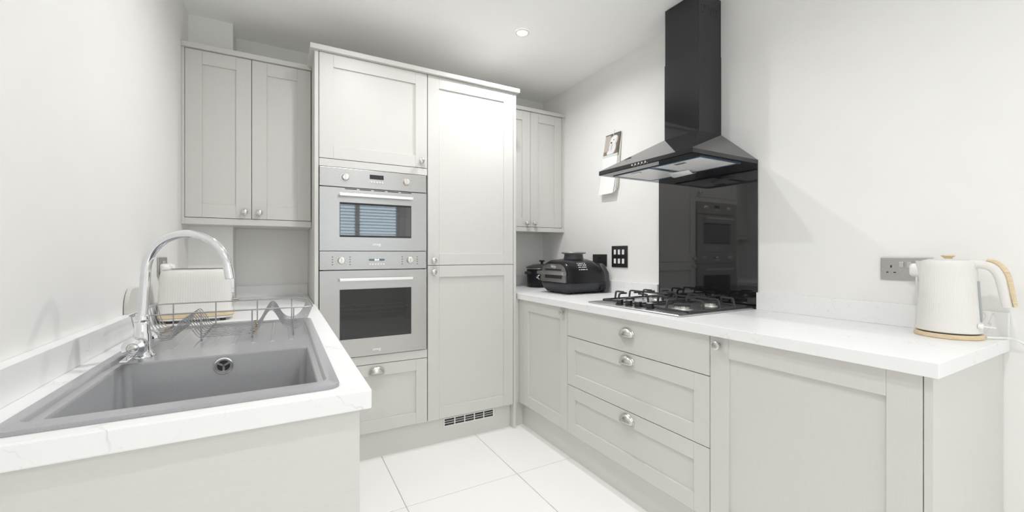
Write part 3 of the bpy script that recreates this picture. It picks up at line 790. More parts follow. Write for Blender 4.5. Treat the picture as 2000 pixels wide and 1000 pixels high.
# thin grey shape, rounded at one top corner, on the wall behind the tap
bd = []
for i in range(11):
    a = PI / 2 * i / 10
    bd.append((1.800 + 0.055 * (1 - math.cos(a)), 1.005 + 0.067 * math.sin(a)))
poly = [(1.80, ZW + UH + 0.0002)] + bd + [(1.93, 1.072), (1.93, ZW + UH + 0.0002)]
tag(MB().prism(poly, XL + 0.002, XL + 0.014, 'x').build('grey_wall_shape', MGREYSHAPE, bevel=0.002), 'small thin pale grey round-cornered shape on the wall behind the tap', 'board')

# ------------------------------------------------------------------ sockets
def uk_socket(name, label, wall, y0, y1, z0, z1, m, rocker, plug=None):
    """double socket; wall = +1 on the right wall (faces -X), -1 on the left wall"""
    xw = XR if wall > 0 else XL
    T = (lambda a, b, c: (xw - b, a, c)) if wall > 0 else (lambda a, b, c: (xw + b, a, c))
    t = thing(name, label, 'socket', (xw, (y0 + y1) / 2, z0))
    MB(T).box(y0, y1, 0.0005, 0.006, z0, z1).build('plate', m, t, bevel=0.0015)
    ym_, zm = (y0 + y1) / 2, (z0 + z1) / 2
    W_ = y1 - y0; H_ = z1 - z0
    for s_ in (-1, 1):
        cy = ym_ + s_ * W_ * 0.285
        h = MB(T)
        h.box(cy - 0.0022, cy + 0.0022, 0.0055, 0.0066, zm + 0.004, zm + 0.013)
        for q in (-1, 1): h.box(cy + q * 0.011 - 0.0035, cy + q * 0.011 + 0.0035, 0.0055, 0.0066, zm - 0.016, zm - 0.012)
        h.build('pin_holes', MGAP, t)
        ry = ym_ + s_ * 0.0115
        MB(T).box(ry - 0.007, ry + 0.007, 0.006, 0.0105, zm + 0.006, zm + 0.026).build('rocker_switch', rocker, t, bevel=0.0015)
        sy = ym_ + s_ * W_ * 0.455
        rs = [[(sy + r * math.cos(2 * PI * i / 12), h_, zm - 0.002 + r * math.sin(2 * PI * i / 12)) for i in range(12)] for r, h_ in ((0.0028, 0.0055), (0.0028, 0.0068))]
        MB(T).rings(rs).build('screw', MSATIN, t)
    return t
uk_socket('double_socket', 'brushed steel double wall socket behind the kettle', 1, 0.552, 0.699, 1.091, 1.174, MSTEEL, MSATIN)
uk_socket('double_socket', 'black nickel double wall socket partly hidden by the black grill', 1, 2.238, 2.389, 1.098, 1.185, MNICKEL, MBLACK)
uk_socket('double_socket', 'small-looking steel double socket on the left wall above the toaster', -1, 2.225, 2.372, 1.092, 1.173, MSTEEL, MSATIN)

def plug(label, x, y, z, d, cable):
    t = thing('power_plug', label, 'plug', (x, y, z))
    s_ = 1 if d > 0 else -1
    rs = []
    for b, hw, hh in ((0.0, 0.022, 0.022), (0.004, 0.024, 0.024), (0.018, 0.024, 0.024), (0.030, 0.020, 0.019), (0.034, 0.015, 0.014)):
        rs.append([(x + s_ * b, p[0], p[1]) for p in rrect(y - hw, y + hw, z - hh, z + hh, 0.012, 0, 4)])
    MB().rings(rs).build('body', MWHITE, t, smooth=40)
    MB().tube(smooth_path(cable, 6), 0.0034, 8).build('cable', MWHITE, t, smooth=60)
    return t
plug('white plug in the steel socket, half hidden by the kettle', XR - 0.0066, 0.586, 1.130, -1, [(XR - 0.028, 0.588, 1.112), (XR - 0.028, 0.588, 1.085), (XR - 0.026, 0.585, 1.03), (XR - 0.03, 0.572, 0.96), (XR - 0.033, 0.55, 0.9225), (XR - 0.030, 0.50, 0.9225)])
plug('white plug on the left wall nearest the tap', XL + 0.0066, 2.256, 1.122, 1, [(XL + 0.03, 2.256, 1.105), (XL + 0.03, 2.256, 1.07), (XL + 0.012, 2.257, 1.02), (XL + 0.034, 2.257, 0.96)])
plug('white plug on the left wall, farther from the tap', XL + 0.0066, 2.340, 1.122, 1, [(XL + 0.03, 2.340, 1.105), (XL + 0.03, 2.340, 1.07), (XL + 0.012, 2.340, 1.02), (XL + 0.034, 2.340, 0.96)])

# six-gang switch
gs = thing('grid_switch', 'black nickel plate with six white rocker switches on the wall', 'switch', (XR, 2.111, 1.095))
Tw = lambda a, b, c: (XR - b, a, c)
MB(Tw).box(2.036, 2.186, 0.0005, 0.007, 1.096, 1.243).build('plate', MNICKEL, gs, bevel=0.0015)
for i in range(3):
    for j in range(2):
        cy, cz = 2.111 + (i - 1) * 0.039, 1.1695 + (j - 0.5) * 0.062
        MB(Tw).box(cy - 0.0095, cy + 0.0095, 0.0065, 0.012, cz - 0.017, cz + 0.017).build('rocker_switch', MBKNOB, gs, bevel=0.002)

# ================================================================== splashback, hob, hood
tag(MB().box(XR - 0.007, XR - 0.001, 1.1705, 1.7715, ZW + 0.0005, 1.6335).build('splashback', MBLACKGL, bevel=0.0008), 'black glass splashback panel behind the hob', 'splashback')

hb = thing('gas_hob', 'steel four-burner gas hob with black pan supports on the white worktop', 'hob', (1.75, 1.486, ZW))
HX0, HX1, HY0, HY1 = 1.478, 2.012, 1.180, 1.795
zh = ZW + 0.0072
MB().rings([rrect(HX0 + 0.003, HX1 - 0.003, HY0 + 0.003, HY1 - 0.003, 0.012, ZW + 0.0003), rrect(HX0, HX1, HY0, HY1, 0.014, ZW + 0.002), rrect(HX0, HX1, HY0, HY1, 0.014, ZW + 0.005), rrect(HX0 + 0.003, HX1 - 0.003, HY0 + 0.003, HY1 - 0.003, 0.013, zh + 0.0003), rrect(HX0 + 0.008, HX1 - 0.008, HY0 + 0.008, HY1 - 0.008, 0.012, zh)]).build('hob_plate', mat('hob_steel', (0.66, 0.66, 0.67), 0.33, 1.0), hb, smooth=40)
def burner(x, y, r):
    o = MB().lathe([(r * 1.45, zh), (r * 1.4, zh + 0.003), (r * 1.05, zh + 0.004), (r * 1.0, zh + 0.006), (r * 1.05, zh + 0.016), (r * 0.9, zh + 0.018)], (x, y, 0), n=32).build('burner', mat('burner_alloy', (0.75, 0.73, 0.69), 0.35, 0.9), hb, smooth=35)
    sl = MB()
    for k in range(24):
        a = 2 * PI * k / 24; c, s_ = math.cos(a), math.sin(a)
        p = Vector((x + r * 1.035 * c, y + r * 1.035 * s_, 0)); tdir = Vector((-s_, c, 0)) * 0.0013; rd = Vector((c, s_, 0)) * 0.0012
        q = [p - tdir - rd, p + tdir - rd, p + tdir + rd, p - tdir + rd]
        sl.add([(v.x, v.y, zh + 0.0105) for v in q] + [(v.x, v.y, zh + 0.016) for v in q], [(0, 1, 2, 3), (7, 6, 5, 4), (0, 4, 5, 1), (1, 5, 6, 2), (2, 6, 7, 3), (3, 7, 4, 0)])
    sl.build('flame_slots', MGAP, o)
    MB().lathe([(r * 0.95, zh + 0.0181), (r * 1.12, zh + 0.0185), (r * 1.12, zh + 0.023), (r * 1.0, zh + 0.0255), (r * 0.3, zh + 0.0262)], (x, y, 0), n=32).build('burner_cap', MIRON, o, smooth=35)
B_ = [(1.668, 1.325, 0.034), (1.892, 1.335, 0.030), (1.672, 1.665, 0.022), (1.892, 1.665, 0.034)]
for b in B_: burner(*b)
# knobs
for (x, y) in ((1.535, 1.602), (1.545, 1.547), (1.547, 1.487), (1.547, 1.412)):
    ko = MB().lathe([(0.0205, zh), (0.0205, zh + 0.004), (0.0165, zh + 0.005), (0.0185, zh + 0.0235), (0.0165, zh + 0.0255)], (x, y, 0), n=24).build('control_knob', MBLACK, hb, smooth=35)
    MB().lathe([(0.0168, zh + 0.0256), (0.0168, zh + 0.0268), (0.012, zh + 0.0275)], (x, y, 0), n=24).build('knob_top', MCHROME, ko, smooth=35)
def bar(m, P, w, h):
    """square bar along a polyline given as (x,y,z)"""
    P = [Vector(p) for p in P]; rs = []
    for i, p in enumerate(P):
        t = (P[min(i + 1, len(P) - 1)] - P[max(i - 1, 0)]).normalized()
        side = Vector((-t.y, t.x, 0))
        if side.length < 0.2:
            q = P[-1] - P[0]; side = Vector((-q.y, q.x, 0))
        side.normalize(); upv = t.cross(side).normalized()
        rs.append([tuple(p + side * (w / 2 * a) + upv * (h / 2 * b)) for a, b in ((-1, -1), (1, -1), (1, 1), (-1, 1))])
    m.rings(rs)
def pan_support(y0, y1, burners):
    x0, x1 = 1.585 if y0 > 1.48 else 1.560, 1.985
    zb0, zt0 = zh + 0.0065, zh + 0.049
    fr = MB()
    bar(fr, [(x0, y0, zb0), (x1, y0, zb0)], 0.009, 0.009); bar(fr, [(x0, y1, zb0), (x1, y1, zb0)], 0.009, 0.009)
    bar(fr, [(x0, y0 + 0.005, zb0), (x0, y1 - 0.005, zb0)], 0.009, 0.009); bar(fr, [(x1, y0 + 0.005, zb0), (x1, y1 - 0.005, zb0)], 0.009, 0.009)
    xm = (burners[0][0] + burners[1][0]) / 2
    g = fr.build('pan_support', MIRON, hb, bevel=0.0015)
    for xx in (x0, x1):
        for yy in (y0, y1):
            MB().lathe([(0.005, zh + 0.0002), (0.005, zb0)], (xx, yy, 0), n=10).build('rubber_foot', MBLACK, g)
    def prong(P):
        f = MB(); bar(f, P, 0.0075, 0.009)
        return f.build('prong', MIRON, g, bevel=0.001)
    # long bar between the two burners, then hooks around each burner
    prong([(xm, y0, zb0), (xm, y0 + 0.006, zt0 - 0.008), (xm, y0 + 0.010, zt0 - 0.002), (xm, y0 + 0.020, zt0), (xm, y1 - 0.020, zt0), (xm, y1 - 0.010, zt0 - 0.002), (xm, y1 - 0.006, zt0 - 0.008), (xm, y1, zb0)])
    for (bx, by, r) in burners:
        inner = 1 if bx < xm else -1
        prong([(xm - inner * 0.005, by, zt0), (bx + inner * 0.030, by, zt0)])
        for dx, dy, L in ((0, -1, by - y0), (0, 1, y1 - by), (-inner, 0, bx - x0 if bx < xm else x1 - bx)):
            prong([(bx + dx * L, by + dy * L, zb0 - 0.002), (bx + dx * (L - 0.006), by + dy * (L - 0.006), zt0 - 0.008), (bx + dx * (L - 0.010), by + dy * (L - 0.010), zt0 - 0.002), (bx + dx * (L - 0.02), by + dy * (L - 0.02), zt0), (bx + dx * max(L - 0.065, 0.032), by + dy * max(L - 0.065, 0.032), zt0), (bx + dx * max(L - 0.069, 0.028), by + dy * max(L - 0.069, 0.028), zt0 - 0.002)])
    return g
pan_support(1.207, 1.473, B_[:2])
pan_support(1.535, 1.782, B_[2:])

# ------------------------------------------------------------------ cooker hood
hd = thing('cooker_hood', 'glossy black chimney cooker hood on the wall above the hob', 'cooker hood', (1.8, 1.471, 1.62))
QX0, QX1, QY0, QY1 = 1.542, XR - 0.001, 1.171, 1.771
CX0, CY0, CY1 = 1.843, 1.363, 1.578
z0_, z1_, z2_ = 1.623, 1.6455, 1.814
can = MB()
can.add([(QX0, QY0, z0_), (QX1, QY0, z0_), (QX1, QY1, z0_), (QX0, QY1, z0_), (QX0, QY0, z1_), (QX1, QY0, z1_), (QX1, QY1, z1_), (QX0, QY1, z1_), (CX0, CY0, z2_), (QX1, CY0, z2_), (QX1, CY1, z2_), (CX0, CY1, z2_)],
        [(0, 4, 5, 1), (1, 5, 6, 2), (2, 6, 7, 3), (3, 7, 4, 0), (4, 8, 9, 5), (5, 9, 10, 6), (6, 10, 11, 7), (7, 11, 8, 4), (8, 11, 10, 9)])
# underside frame with two filter openings
FXa, FXb = 1.620, 1.908
FY = ((1.192, 1.466), (1.484, 1.735))
und = cells([QX0, FXa, FXb, QX1], [QY0, FY[0][0], FY[0][1], FY[1][0], FY[1][1], QY1], lambda i, j: not (i == 1 and j in (1, 3)), z0_ - 0.0005, z0_ + 0.003)
can.build('canopy', MBLACKG, hd)
und.build('underside', MBLACKG, hd)
MB().box(CX0, QX1, CY0, CY1, z2_ - 0.001, 2.222).build('chimney', MBLACKG, hd, bevel=0.0008)
MB().box(CX0 + 0.002, QX1, CY0 + 0.002, CY1 - 0.002, 2.2225, ZC - 0.002).build('chimney_extension', MBLACKG, hd, bevel=0.0008)
vt = None
for r_ in range(3):
    for k in range(9):
        x = 1.868 + k * 0.015; z = 2.425 + r_ * 0.016
        if vt is None:
            vt = MB().box(x - 0.002, x + 0.002, CY0 + 0.0012, CY0 + 0.0022, z - 0.006, z + 0.006).build('vent_slot', MGAP, hd); v00 = (x, z)
        else:
            v_ = vt.copy(); C.objects.link(v_); v_.parent = hd; v_.location = (x - v00[0], 0, z - v00[1])
for y0, y1 in FY:
    f = MB().box(FXa - 0.004, FXa + 0.008, y0 - 0.004, y1 + 0.004, z0_ - 0.004, z0_ - 0.0008).box(FXb - 0.008, FXb + 0.004, y0 - 0.004, y1 + 0.004, z0_ - 0.004, z0_ - 0.0008)
    f.box(FXa + 0.008, FXb - 0.008, y0 - 0.004, y0 + 0.006, z0_ - 0.004, z0_ - 0.0008).box(FXa + 0.008, FXb - 0.008, y1 - 0.006, y1 + 0.004, z0_ - 0.004, z0_ - 0.0008)
    fo = f.build('filter', MFILM, hd)
    MB().box(FXa + 0.006, FXb - 0.006, y0 + 0.006, y1 - 0.006, z0_ - 0.002, z0_ + 0.006).build('filter_mesh', noise_mat('filter_weave', (0.80, 0.80, 0.80), (0.90, 0.90, 0.90), 0.4, 300, bump=0.3, bump_dist=0.001), fo)
    MB().box(FXa + 0.03, FXa + 0.05, (y0 + y1) / 2 - 0.03, (y0 + y1) / 2 + 0.03, z0_ - 0.006, z0_ - 0.002).build('filter_catch', MSATIN, fo, bevel=0.001)
for k in range(5):
    y = 1.520 - k * 0.0215
    rs = [[(QX0 - h, y + r * math.cos(2 * PI * i / 14), 1.6345 + r * math.sin(2 * PI * i / 14)) for i in range(14)] for r, h in ((0.0055, 0.0), (0.0055, 0.003), (0.004, 0.0045))]
    MB().rings(rs).build('push_button', MSATIN, hd, smooth=40)
    MB().box(QX0 - 0.0006, QX0 + 0.0002, y - 0.012, y - 0.0095, 1.6275, 1.630).build('button_mark', MPRINTW, hd)
# paper label hanging from the filter
lb = MB(); rs = []
for i in range(9):
    t = i / 8
    rs.append([(1.80 + 0.075 * t, 1.515 + 0.012 * t, 1.6175 - 0.012 * math.sin(t * PI * 0.9) - 0.01 * t), (1.80 + 0.075 * t + 0.02, 1.405 + 0.01 * t, 1.6175 - 0.010 * math.sin(t * PI) - 0.004 * t)])
lbv = [p for r in rs for p in r]
lb.add(lbv, [(2 * i, 2 * i + 1, 2 * i + 3, 2 * i + 2) for i in range(8)])
tag(lb.build('paper_label', MPAPER, solid=0.0006, smooth=50), 'curled white paper label hanging under the cooker hood', 'label')

# ================================================================== calendar
def calendar_mat():
    m, n, l, p = new_mat('dog_photo_print')
    tc = n.new('ShaderNodeTexCoord'); sep = n.new('ShaderNodeSeparateXYZ'); l.new(tc.outputs['UV'], sep.inputs[0])
    def ell(cx, cy, rx, ry, soft=0.25):
        def aff(o, c, r):
            a = n.new('ShaderNodeMath'); a.operation = 'SUBTRACT'; l.new(o, a.inputs[0]); a.inputs[1].default_value = c
            b = n.new('ShaderNodeMath'); b.operation = 'DIVIDE'; l.new(a.outputs[0], b.inputs[0]); b.inputs[1].default_value = r
            c_ = n.new('ShaderNodeMath'); c_.operation = 'POWER'; l.new(b.outputs[0], c_.inputs[0]); c_.inputs[1].default_value = 2
            ab = n.new('ShaderNodeMath'); ab.operation = 'MULTIPLY'; l.new(b.outputs[0], ab.inputs[0]); l.new(b.outputs[0], ab.inputs[1])
            return ab.outputs[0]
        s_ = n.new('ShaderNodeMath'); s_.operation = 'ADD'; l.new(aff(sep.outputs[0], cx, rx), s_.inputs[0]); l.new(aff(sep.outputs[1], cy, ry), s_.inputs[1])
        mr = n.new('ShaderNodeMapRange'); mr.inputs['From Min'].default_value = 1 - soft; mr.inputs['From Max'].default_value = 1 + soft; mr.inputs['To Min'].default_value = 1; mr.inputs['To Max'].default_value = 0
        l.new(s_.outputs[0], mr.inputs['Value']); return mr.outputs['Result']
    cur = None
    def layer(fac, col):
        nonlocal cur
        mx = n.new('ShaderNodeMix'); mx.data_type = 'RGBA'
        l.new(fac, mx.inputs[0])
        if cur is None: mx.inputs[6].default_value = (0.16, 0.135, 0.115, 1)
        else: l.new(cur, mx.inputs[6])
        mx.inputs[7].default_value = (*col, 1); cur = mx.outputs[2]
    layer(ell(0.05, 0.62, 0.38, 0.55), (0.50, 0.45, 0.42))
    layer(ell(0.1, 0.02, 0.9, 0.16), (0.24, 0.19, 0.12))
    layer(ell(0.58, 0.30, 0.24, 0.34), (0.75, 0.75, 0.76))
    layer(ell(0.40, 0.10, 0.16, 0.12), (0.78, 0.78, 0.79))
    layer(ell(0.62, 0.72, 0.24, 0.20), (0.82, 0.82, 0.82))
    layer(ell(0.50, 0.58, 0.15, 0.12), (0.80, 0.80, 0.80))
    layer(ell(0.60, 0.70, 0.035, 0.03), (0.02, 0.02, 0.02))
    layer(ell(0.46, 0.58, 0.06, 0.045), (0.03, 0.03, 0.03))
    layer(ell(0.52, 0.36, 0.05, 0.20, 0.6), (0.52, 0.52, 0.54))
    layer(ell(0.80, 0.66, 0.06, 0.16, 0.6), (0.60, 0.60, 0.61))
    l.new(cur, p.inputs['Base Color']); p.inputs['Roughness'].default_value = 0.35
    return m
cal = thing('calendar', 'hanging wall calendar with a white dog picture and curling pages', 'calendar', (XR, 2.19, 1.60))
def sheet(name, m, y0, y1, z0, z1, bfun, parent, lean=0.0, nz=10):
    """paper sheet on the right wall; bfun(t) = distance off the wall from top (0) to bottom (1); lean shifts the foot towards +Y"""
    b = MB(); vs = []; uv = []
    for i in range(nz + 1):
        t = i / nz
        for s_, y in ((0, y1), (1, y0)):
            vs.append((XR - bfun(t) - (0.004 * s_ * t), y + lean * t, z1 + (z0 - z1) * t))
            uv.append((s_, 1 - t))
    b.add(vs, [(2 * i, 2 * i + 1, 2 * i + 3, 2 * i + 2) for i in range(nz)])
    o = b.build(name, m, parent, recalc=False, solid=0.0008)
    ul = o.data.uv_layers.new(name='UVMap')
    for lp in o.data.loops: ul.data[lp.index].uv = uv[lp.vertex_index]
    return o
sheet('picture_page', calendar_mat(), 2.093, 2.240, 1.885, 2.022, lambda t: 0.008 + 0.006 * t, cal, lean=0.024)
sheet('backing_sheet', MPAPERY, 2.088, 2.244, 1.64, 2.025, lambda t: 0.003 + 0.004 * t, cal, lean=0.030)
sheet('date_strip', mat('pale_green_strip', (0.62, 0.70, 0.66), 0.7), 2.114, 2.264, 1.868, 1.8845, lambda t: 0.0145, cal, lean=0.003)
sheet('date_page', MPAPER, 2.118, 2.270, 1.607, 1.8675, lambda t: 0.016 + 0.022 * t * t, cal, lean=0.020)
sheet('date_page', MPAPER, 2.110, 2.262, 1.615, 1.868, lambda t: 0.010 + 0.016 * t * t, cal, lean=0.022)
sheet('date_page', MPAPER, 2.104, 2.258, 1.625, 1.868, lambda t: 0.006 + 0.010 * t * t, cal, lean=0.024)
MB().tube([(XR - 0.001, 2.160, 2.050), (XR - 0.010, 2.160, 2.046), (XR - 0.013, 2.160, 2.030), (XR - 0.010, 2.160, 2.012)], 0.002, 8).build('hook', MWHITE, cal, smooth=50)
MB().tube([(XR - 0.009, 2.096 + 0.018 * k / 2, 2.0225) for k in range(17)], 0.003, 6).build('binding', MPRINT, cal, smooth=50)

# ================================================================== indoor grill
gl_ = thing('indoor_grill', 'black tabletop grill with steel front and handle on the right worktop', 'grill', (1.790, 2.322, ZW), math.radians(1.5))
gl_.scale = (1, 1, 1.07)
# local frame: +x back, -x front, y across, z up
GW = 0.160                       # half width
def gsec(x, s, zb_s, zt_s, pw=3.2, zmid=0.072, n=28):
    """upper lid section: flat bottom at zmid, arched top"""
    out = []
    for i in range(n + 1):
        a = PI * i / n
        c, sn = math.cos(a), math.sin(a)
        out.append((x, GW * s * math.copysign(abs(c) ** (2 / pw), c), zmid + (zt_s - zmid) * abs(sn) ** (2 / pw)))
    return out
rs = [gsec(-0.172, 0.90, 0, 0.190), gsec(-0.165, 0.97, 0, 0.203), gsec(-0.145, 1.0, 0, 0.213), gsec(-0.06, 1.03, 0, 0.221), (gsec(0.05, 1.03, 0, 0.222)), gsec(0.11, 1.0, 0, 0.208), gsec(0.15, 0.96, 0, 0.180), gsec(0.165, 0.92, 0, 0.150)]
MB().rings(rs).build('lid', mat('grill_lid_plastic', (0.016, 0.016, 0.018), 0.22, spec=0.28), gl_, local=True, smooth=40)
rs = [rrect(-0.150, 0.150, -GW * 0.80, GW * 0.80, 0.03, 0.010), rrect(-0.165, 0.165, -GW * 0.95, GW * 0.95, 0.035, 0.030), rrect(-0.175, 0.170, -GW * 1.0, GW * 1.0, 0.035, 0.060), rrect(-0.175, 0.170, -GW * 1.0, GW * 1.0, 0.035, 0.0705)]
MB().rings(rs).build('base', mat('grill_base_plastic', (0.035, 0.037, 0.044), 0.35, spec=0.3), gl_, local=True, smooth=40)
for sx in (-0.12, 0.12):
    for sy in (-0.08, 0.08):
        MB().box(sx - 0.018, sx + 0.018, sy - 0.014, sy + 0.014, 0.0, 0.014).build('foot', MBLACK, gl_, local=True, bevel=0.002)
# steel front plate following the arch, a little sloped
pl_ = []
for i in range(25):
    a = PI * i / 24
    c, sn = math.cos(a), math.sin(a)
    pl_.append((0.142 * math.copysign(abs(c) ** (2 / 3.6), c), 0.074 + 0.115 * abs(sn) ** (2 / 3.6)))
m_ = MB()
f0 = [(-0.1735 - (0.19 - z) * 0.10, y, z) for y, z in pl_]; f1 = [(-0.166 - (0.19 - z) * 0.05, y, z) for y, z in pl_]
m_.rings([f0, f1])
MDST = mat('dark_brushed_steel', (0.42, 0.41, 0.40), 0.32, 1.0)
fp = m_.build('front_plate', MDST, gl_, local=True, smooth=30)
def front_box(name, y0, y1, z0, z1, b0, b1, m, par, bev=0.002):
    q = MB()
    vs = []
    for z in (z0, z1):
        xf = -0.1735 - (0.19 - z) * 0.10
        for y in (y0, y1):
            for b in (b0, b1): vs.append((xf - b, y, z))
    q.add(vs, [(0, 1, 3, 2), (4, 6, 7, 5), (0, 4, 5, 1), (2, 3, 7, 6), (0, 2, 6, 4), (1, 5, 7, 3)])
    return q.build(name, m, par, local=True, bevel=bev)
front_box('handle_recess', -0.092, 0.092, 0.147, 0.157, 0.0002, 0.0015, MBLACK, fp, 0.0005)
front_box('handle', -0.152, 0.142, 0.122, 0.142, 0.004, 0.036, MSTEEL, gl_, 0.003)
front_box('display', -0.104, 0.084, 0.097, 0.118, 0.0002, 0.003, MBLACKGL, fp, 0.001)
text_mesh('maker_lettering', 'Ninja', 0.027, MPRINTW, fp, (-0.1750, 0.0, 0.172), (0, -1, 0), (0.10, 0, 1))
# vent cap on top
MB().lathe([(0.072, 0.214), (0.066, 0.232), (0.064, 0.250)], (0.0, 0.0, 0), n=36).build('vent_neck', MGREYP, gl_, local=True, smooth=40)
MB().lathe([(0.064, 0.2505), (0.083, 0.254), (0.086, 0.258), (0.084, 0.263), (0.068, 0.2655)], (0.0, 0.0, 0), n=40).build('vent_cap', mat('grey_cap', (0.33, 0.33, 0.32), 0.35, 0.5), gl_, local=True, smooth=40)
# white printed cooking chart on the near side of the lid
ch = MB()
for r_ in range(4):
    for k in range(5):
        a = math.radians(46 - r_ * 7.5); pw = 3.2
        c, sn = math.cos(a), math.sin(a)
        yy = -GW * 1.035 * abs(c) ** (2 / pw); zz = 0.072 + 0.150 * abs(sn) ** (2 / pw)
        x = -0.080 + k * 0.015
        hgt = 0.0045
        ch.box(x, x + (0.009 if (k + r_) % 3 else 0.005), yy - 0.003, yy + 0.001, zz - hgt, zz + 0.001)
ch.build('printed_chart', MPRINTW, gl_, local=True)
# rear hinge housing
rs = [rrect(0.150, 0.190, -GW * 0.96, GW * 0.96, 0.015, 0.006), rrect(0.148, 0.205, -GW * 0.98, GW * 0.98, 0.018, 0.05), rrect(0.140, 0.200, -GW * 0.95, GW * 0.95, 0.02, 0.13), rrect(0.135, 0.180, -GW * 0.85, GW * 0.85, 0.02, 0.175), rrect(0.14, 0.165, -GW * 0.75, GW * 0.75, 0.012, 0.19)]
MB().rings(rs).build('hinge_housing', MGREYP, gl_, local=True, smooth=45)
# side seam ribs on the near side
sr = MB()
for k in range(7):
    sr.box(0.10, 0.155, -GW * 1.03, -GW * 0.9, 0.024 + k * 0.0062, 0.0265 + k * 0.0062)
sr.build('vent_ribs', MBLACK, gl_, local=True)

# ================================================================== slow cooker
sc2 = thing('slow_cooker', 'black round slow cooker with lid behind the grill in the corner', 'slow cooker', (1.868, 2.845, ZW))
def oval(r0, z): return [(r0 * 1.0 * math.cos(2 * PI * i / 44), r0 * 0.86 * math.sin(2 * PI * i / 44), z) for i in range(44)]
MB().rings([oval(0.118, 0.0), oval(0.124, 0.006), oval(0.128, 0.05), oval(0.130, 0.142), oval(0.126, 0.146)]).build('pot', mat('slow_cooker_black', (0.012, 0.012, 0.015), 0.3, spec=0.3), sc2, local=True, smooth=40)
MB().rings([oval(0.131, 0.1465), oval(0.134, 0.148), oval(0.134, 0.154), oval(0.130, 0.156)]).build('steel_rim', MSATIN, sc2, local=True, smooth=40)
ld_ = MB().rings([oval(0.136, 0.1565), oval(0.138, 0.160), oval(0.125, 0.169), oval(0.08, 0.182), oval(0.03, 0.187)]).build('lid', MGREYP, sc2, local=True, smooth=40)
MB().lathe([(0.010, 0.186), (0.010, 0.202), (0.022, 0.207), (0.024, 0.213), (0.020, 0.217)], (0, 0, 0), n=22).build('lid_knob', MBLACK, ld_, local=True, smooth=40)
for s_ in (-1, 1):
    MB().rings([[(s_ * (0.120 + 0.030 * b), y, z) for y, z, _ in rrect(-0.035 + 0.01 * b, 0.035 - 0.01 * b, 0.105, 0.128, 0.008, 0, 3)] for b in (0, 0.7, 1)]).build('side_handle', MBLACK, sc2, local=True, smooth=40)
MB().lathe([(0.019, -0.078), (0.019, -0.098), (0.015, -0.102)], (-0.086, 0, 0.086), axis='y', n=22).build('dial', MCHROME, sc2, local=True, smooth=40)

# ================================================================== kettle
KX, KY = 1.913, 0.487
kt = thing('kettle', 'cream ribbed electric kettle with wooden lid knob and wooden base', 'kettle', (KX, KY, ZW))
def circ(r, z, amp=0.0, n=320, fl=80, cx=0, cy=0):
    return [(cx + r * (1 - amp * (0.5 + 0.5 * math.cos(fl * 2 * PI * i / n))) * math.cos(2 * PI * i / n), cy + r * (1 - amp * (0.5 + 0.5 * math.cos(fl * 2 * PI * i / n))) * math.sin(2 * PI * i / n), z) for i in range(n)]
MB().lathe([(0.078, 0.0), (0.081, 0.002), (0.0815, 0.012), (0.079, 0.0145)], (0, 0, 0), n=60).build('power_base', MWOOD, kt, local=True, smooth=40)
MB().lathe([(0.070, 0.0147), (0.070, 0.0185)], (0, 0, 0), n=48).build('base_gap', MGREYP, kt, local=True, smooth=40)
prof = [(0.0740, 0.0187), (0.0765, 0.0205), (0.0765, 0.027), (0.0755, 0.030), (0.0735, 0.07), (0.0700, 0.13), (0.0668, 0.19), (0.0650, 0.225), (0.0635, 0.241), (0.0600, 0.248), (0.048, 0.2512)]
kb = MB().rings([circ(r, z, 0.010 if 0.031 < z < 0.23 else 0.0) for r, z in prof]).build('body', MCREAM, kt, local=True, smooth=35)
# spout, towards the back of the room (+y)
spm = MB(); rs = []
for z, out, hw in ((0.150, 0.0, 0.012), (0.185, 0.006, 0.018), (0.215, 0.010, 0.024), (0.238, 0.0165, 0.026), (0.2455, 0.0175, 0.026)):
    r = 0.0700 - (z - 0.13) * 0.065
    rs.append([(-hw, r * 0.90, z), (-hw * 0.55, r * 0.97 + out * 0.75, z), (0, r + out, z), (hw * 0.55, r * 0.97 + out * 0.75, z), (hw, r * 0.90, z), (0, r * 0.8, z)])
spm.rings(rs).build('spout', MCREAM, kt, local=True, smooth=60)
MB().lathe([(0.049, 0.2514), (0.047, 0.2528), (0.02, 0.2535)], (0, 0, 0), n=40).build('lid', MCREAM, kt, local=True, smooth=40)
MB().lathe([(0.0095, 0.2535), (0.0100, 0.2575), (0.0155, 0.2610), (0.0170, 0.2635), (0.0155, 0.2660)], (0, 0, 0), n=28).build('lid_knob', MWOOD, kt, local=True, smooth=40)
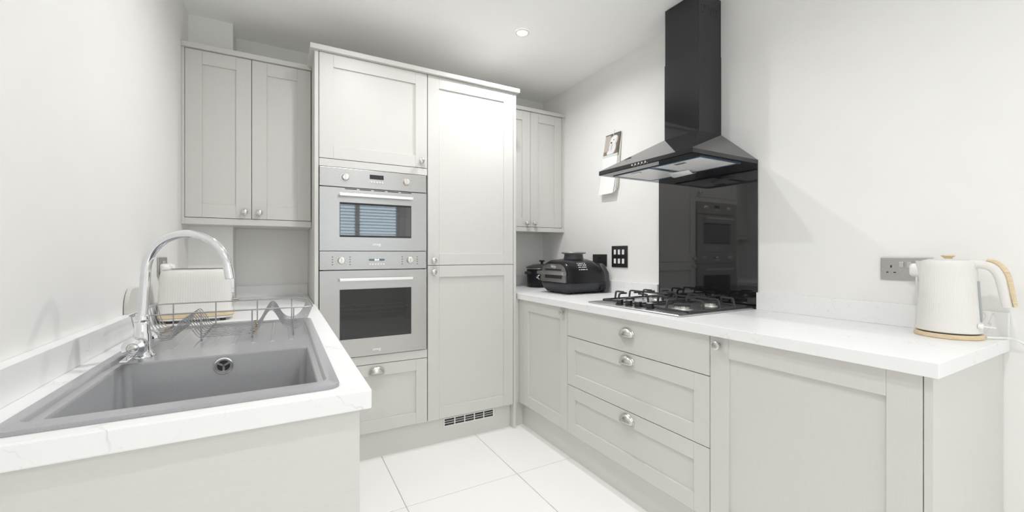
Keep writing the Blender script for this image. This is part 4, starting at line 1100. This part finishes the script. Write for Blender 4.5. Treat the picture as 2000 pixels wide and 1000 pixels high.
# handle, towards the camera side (-y): leaves the top and hangs open at the foot
hp = smooth_path([(0, -0.050, 0.235), (0, -0.075, 0.237), (0, -0.098, 0.229), (0, -0.113, 0.203), (0, -0.119, 0.170), (0, -0.124, 0.135), (0, -0.128, 0.108)], 6)
def strap(path, w, h, off):
    rs = []
    P = [Vector(p) for p in path]
    for i, p in enumerate(P):
        t = (P[min(i + 1, len(P) - 1)] - P[max(i - 1, 0)]).normalized()
        nrm = Vector((1, 0, 0)).cross(t).normalized()
        k = i / (len(P) - 1)
        ww = w * (1 - 0.25 * k); hh = h * (1.05 - 0.35 * abs(k - 0.3))
        c = p + nrm * off
        rs.append([tuple(c + Vector((ww * a, 0, 0)) + nrm * (hh * b)) for a, b in ((1, 0.5), (0.5, 1), (-0.5, 1), (-1, 0.5), (-1, -0.5), (-0.5, -1), (0.5, -1), (1, -0.5))])
    return rs
n_test = Vector((1, 0, 0)).cross(Vector((0, -1, 0)))
sgn = 1 if n_test.z > 0 else -1
kh = MB().rings(strap(hp, 0.0130, 0.0135, 0.0)).build('handle', MCREAM, kt, local=True, smooth=60)
MB().rings(strap(hp[8:], 0.0112, 0.0050, sgn * 0.0160)).build('wood_grip', MWOOD, kh, local=True, smooth=60)
MB().rings([[(x, -(0.0752 - (z - 0.05) * 0.055) + d, z) for x, z in ((-0.0075, 0.062), (-0.005, 0.056), (0.005, 0.056), (0.0075, 0.062), (0.0075, 0.178), (0.005, 0.184), (-0.005, 0.184), (-0.0075, 0.178))] for d in (-0.0016, 0.004)]).build('water_window', MGREYT, kt, local=True, smooth=40)
MB().lathe([(0.0085, -0.072), (0.0085, -0.0815), (0.006, -0.083)], (-0.018, 0, 0.044), axis='y', n=18).build('switch_mount', MWHITE, kt, local=True, smooth=40)
MB().box(-0.0205, -0.0155, -0.108, -0.082, 0.042, 0.0465).build('switch_lever', MWHITE, kt, local=True, bevel=0.0015)
# its cord
cp_ = smooth_path([(KX + 0.03, KY - 0.078, ZW + 0.006), (KX + 0.055, KY - 0.095, ZW + 0.0045), (KX + 0.072, KY - 0.106, ZW + 0.005), (KX + 0.084, KY - 0.130, ZW + 0.002), (KX + 0.088, KY - 0.17, ZW - 0.02), (KX + 0.085, KY - 0.22, ZW - 0.01), (KX + 0.080, KY - 0.26, ZW + 0.02)], 8)
MB().tube(cp_, 0.0036, 8).build('cord', MWHITE, kt, smooth=60)
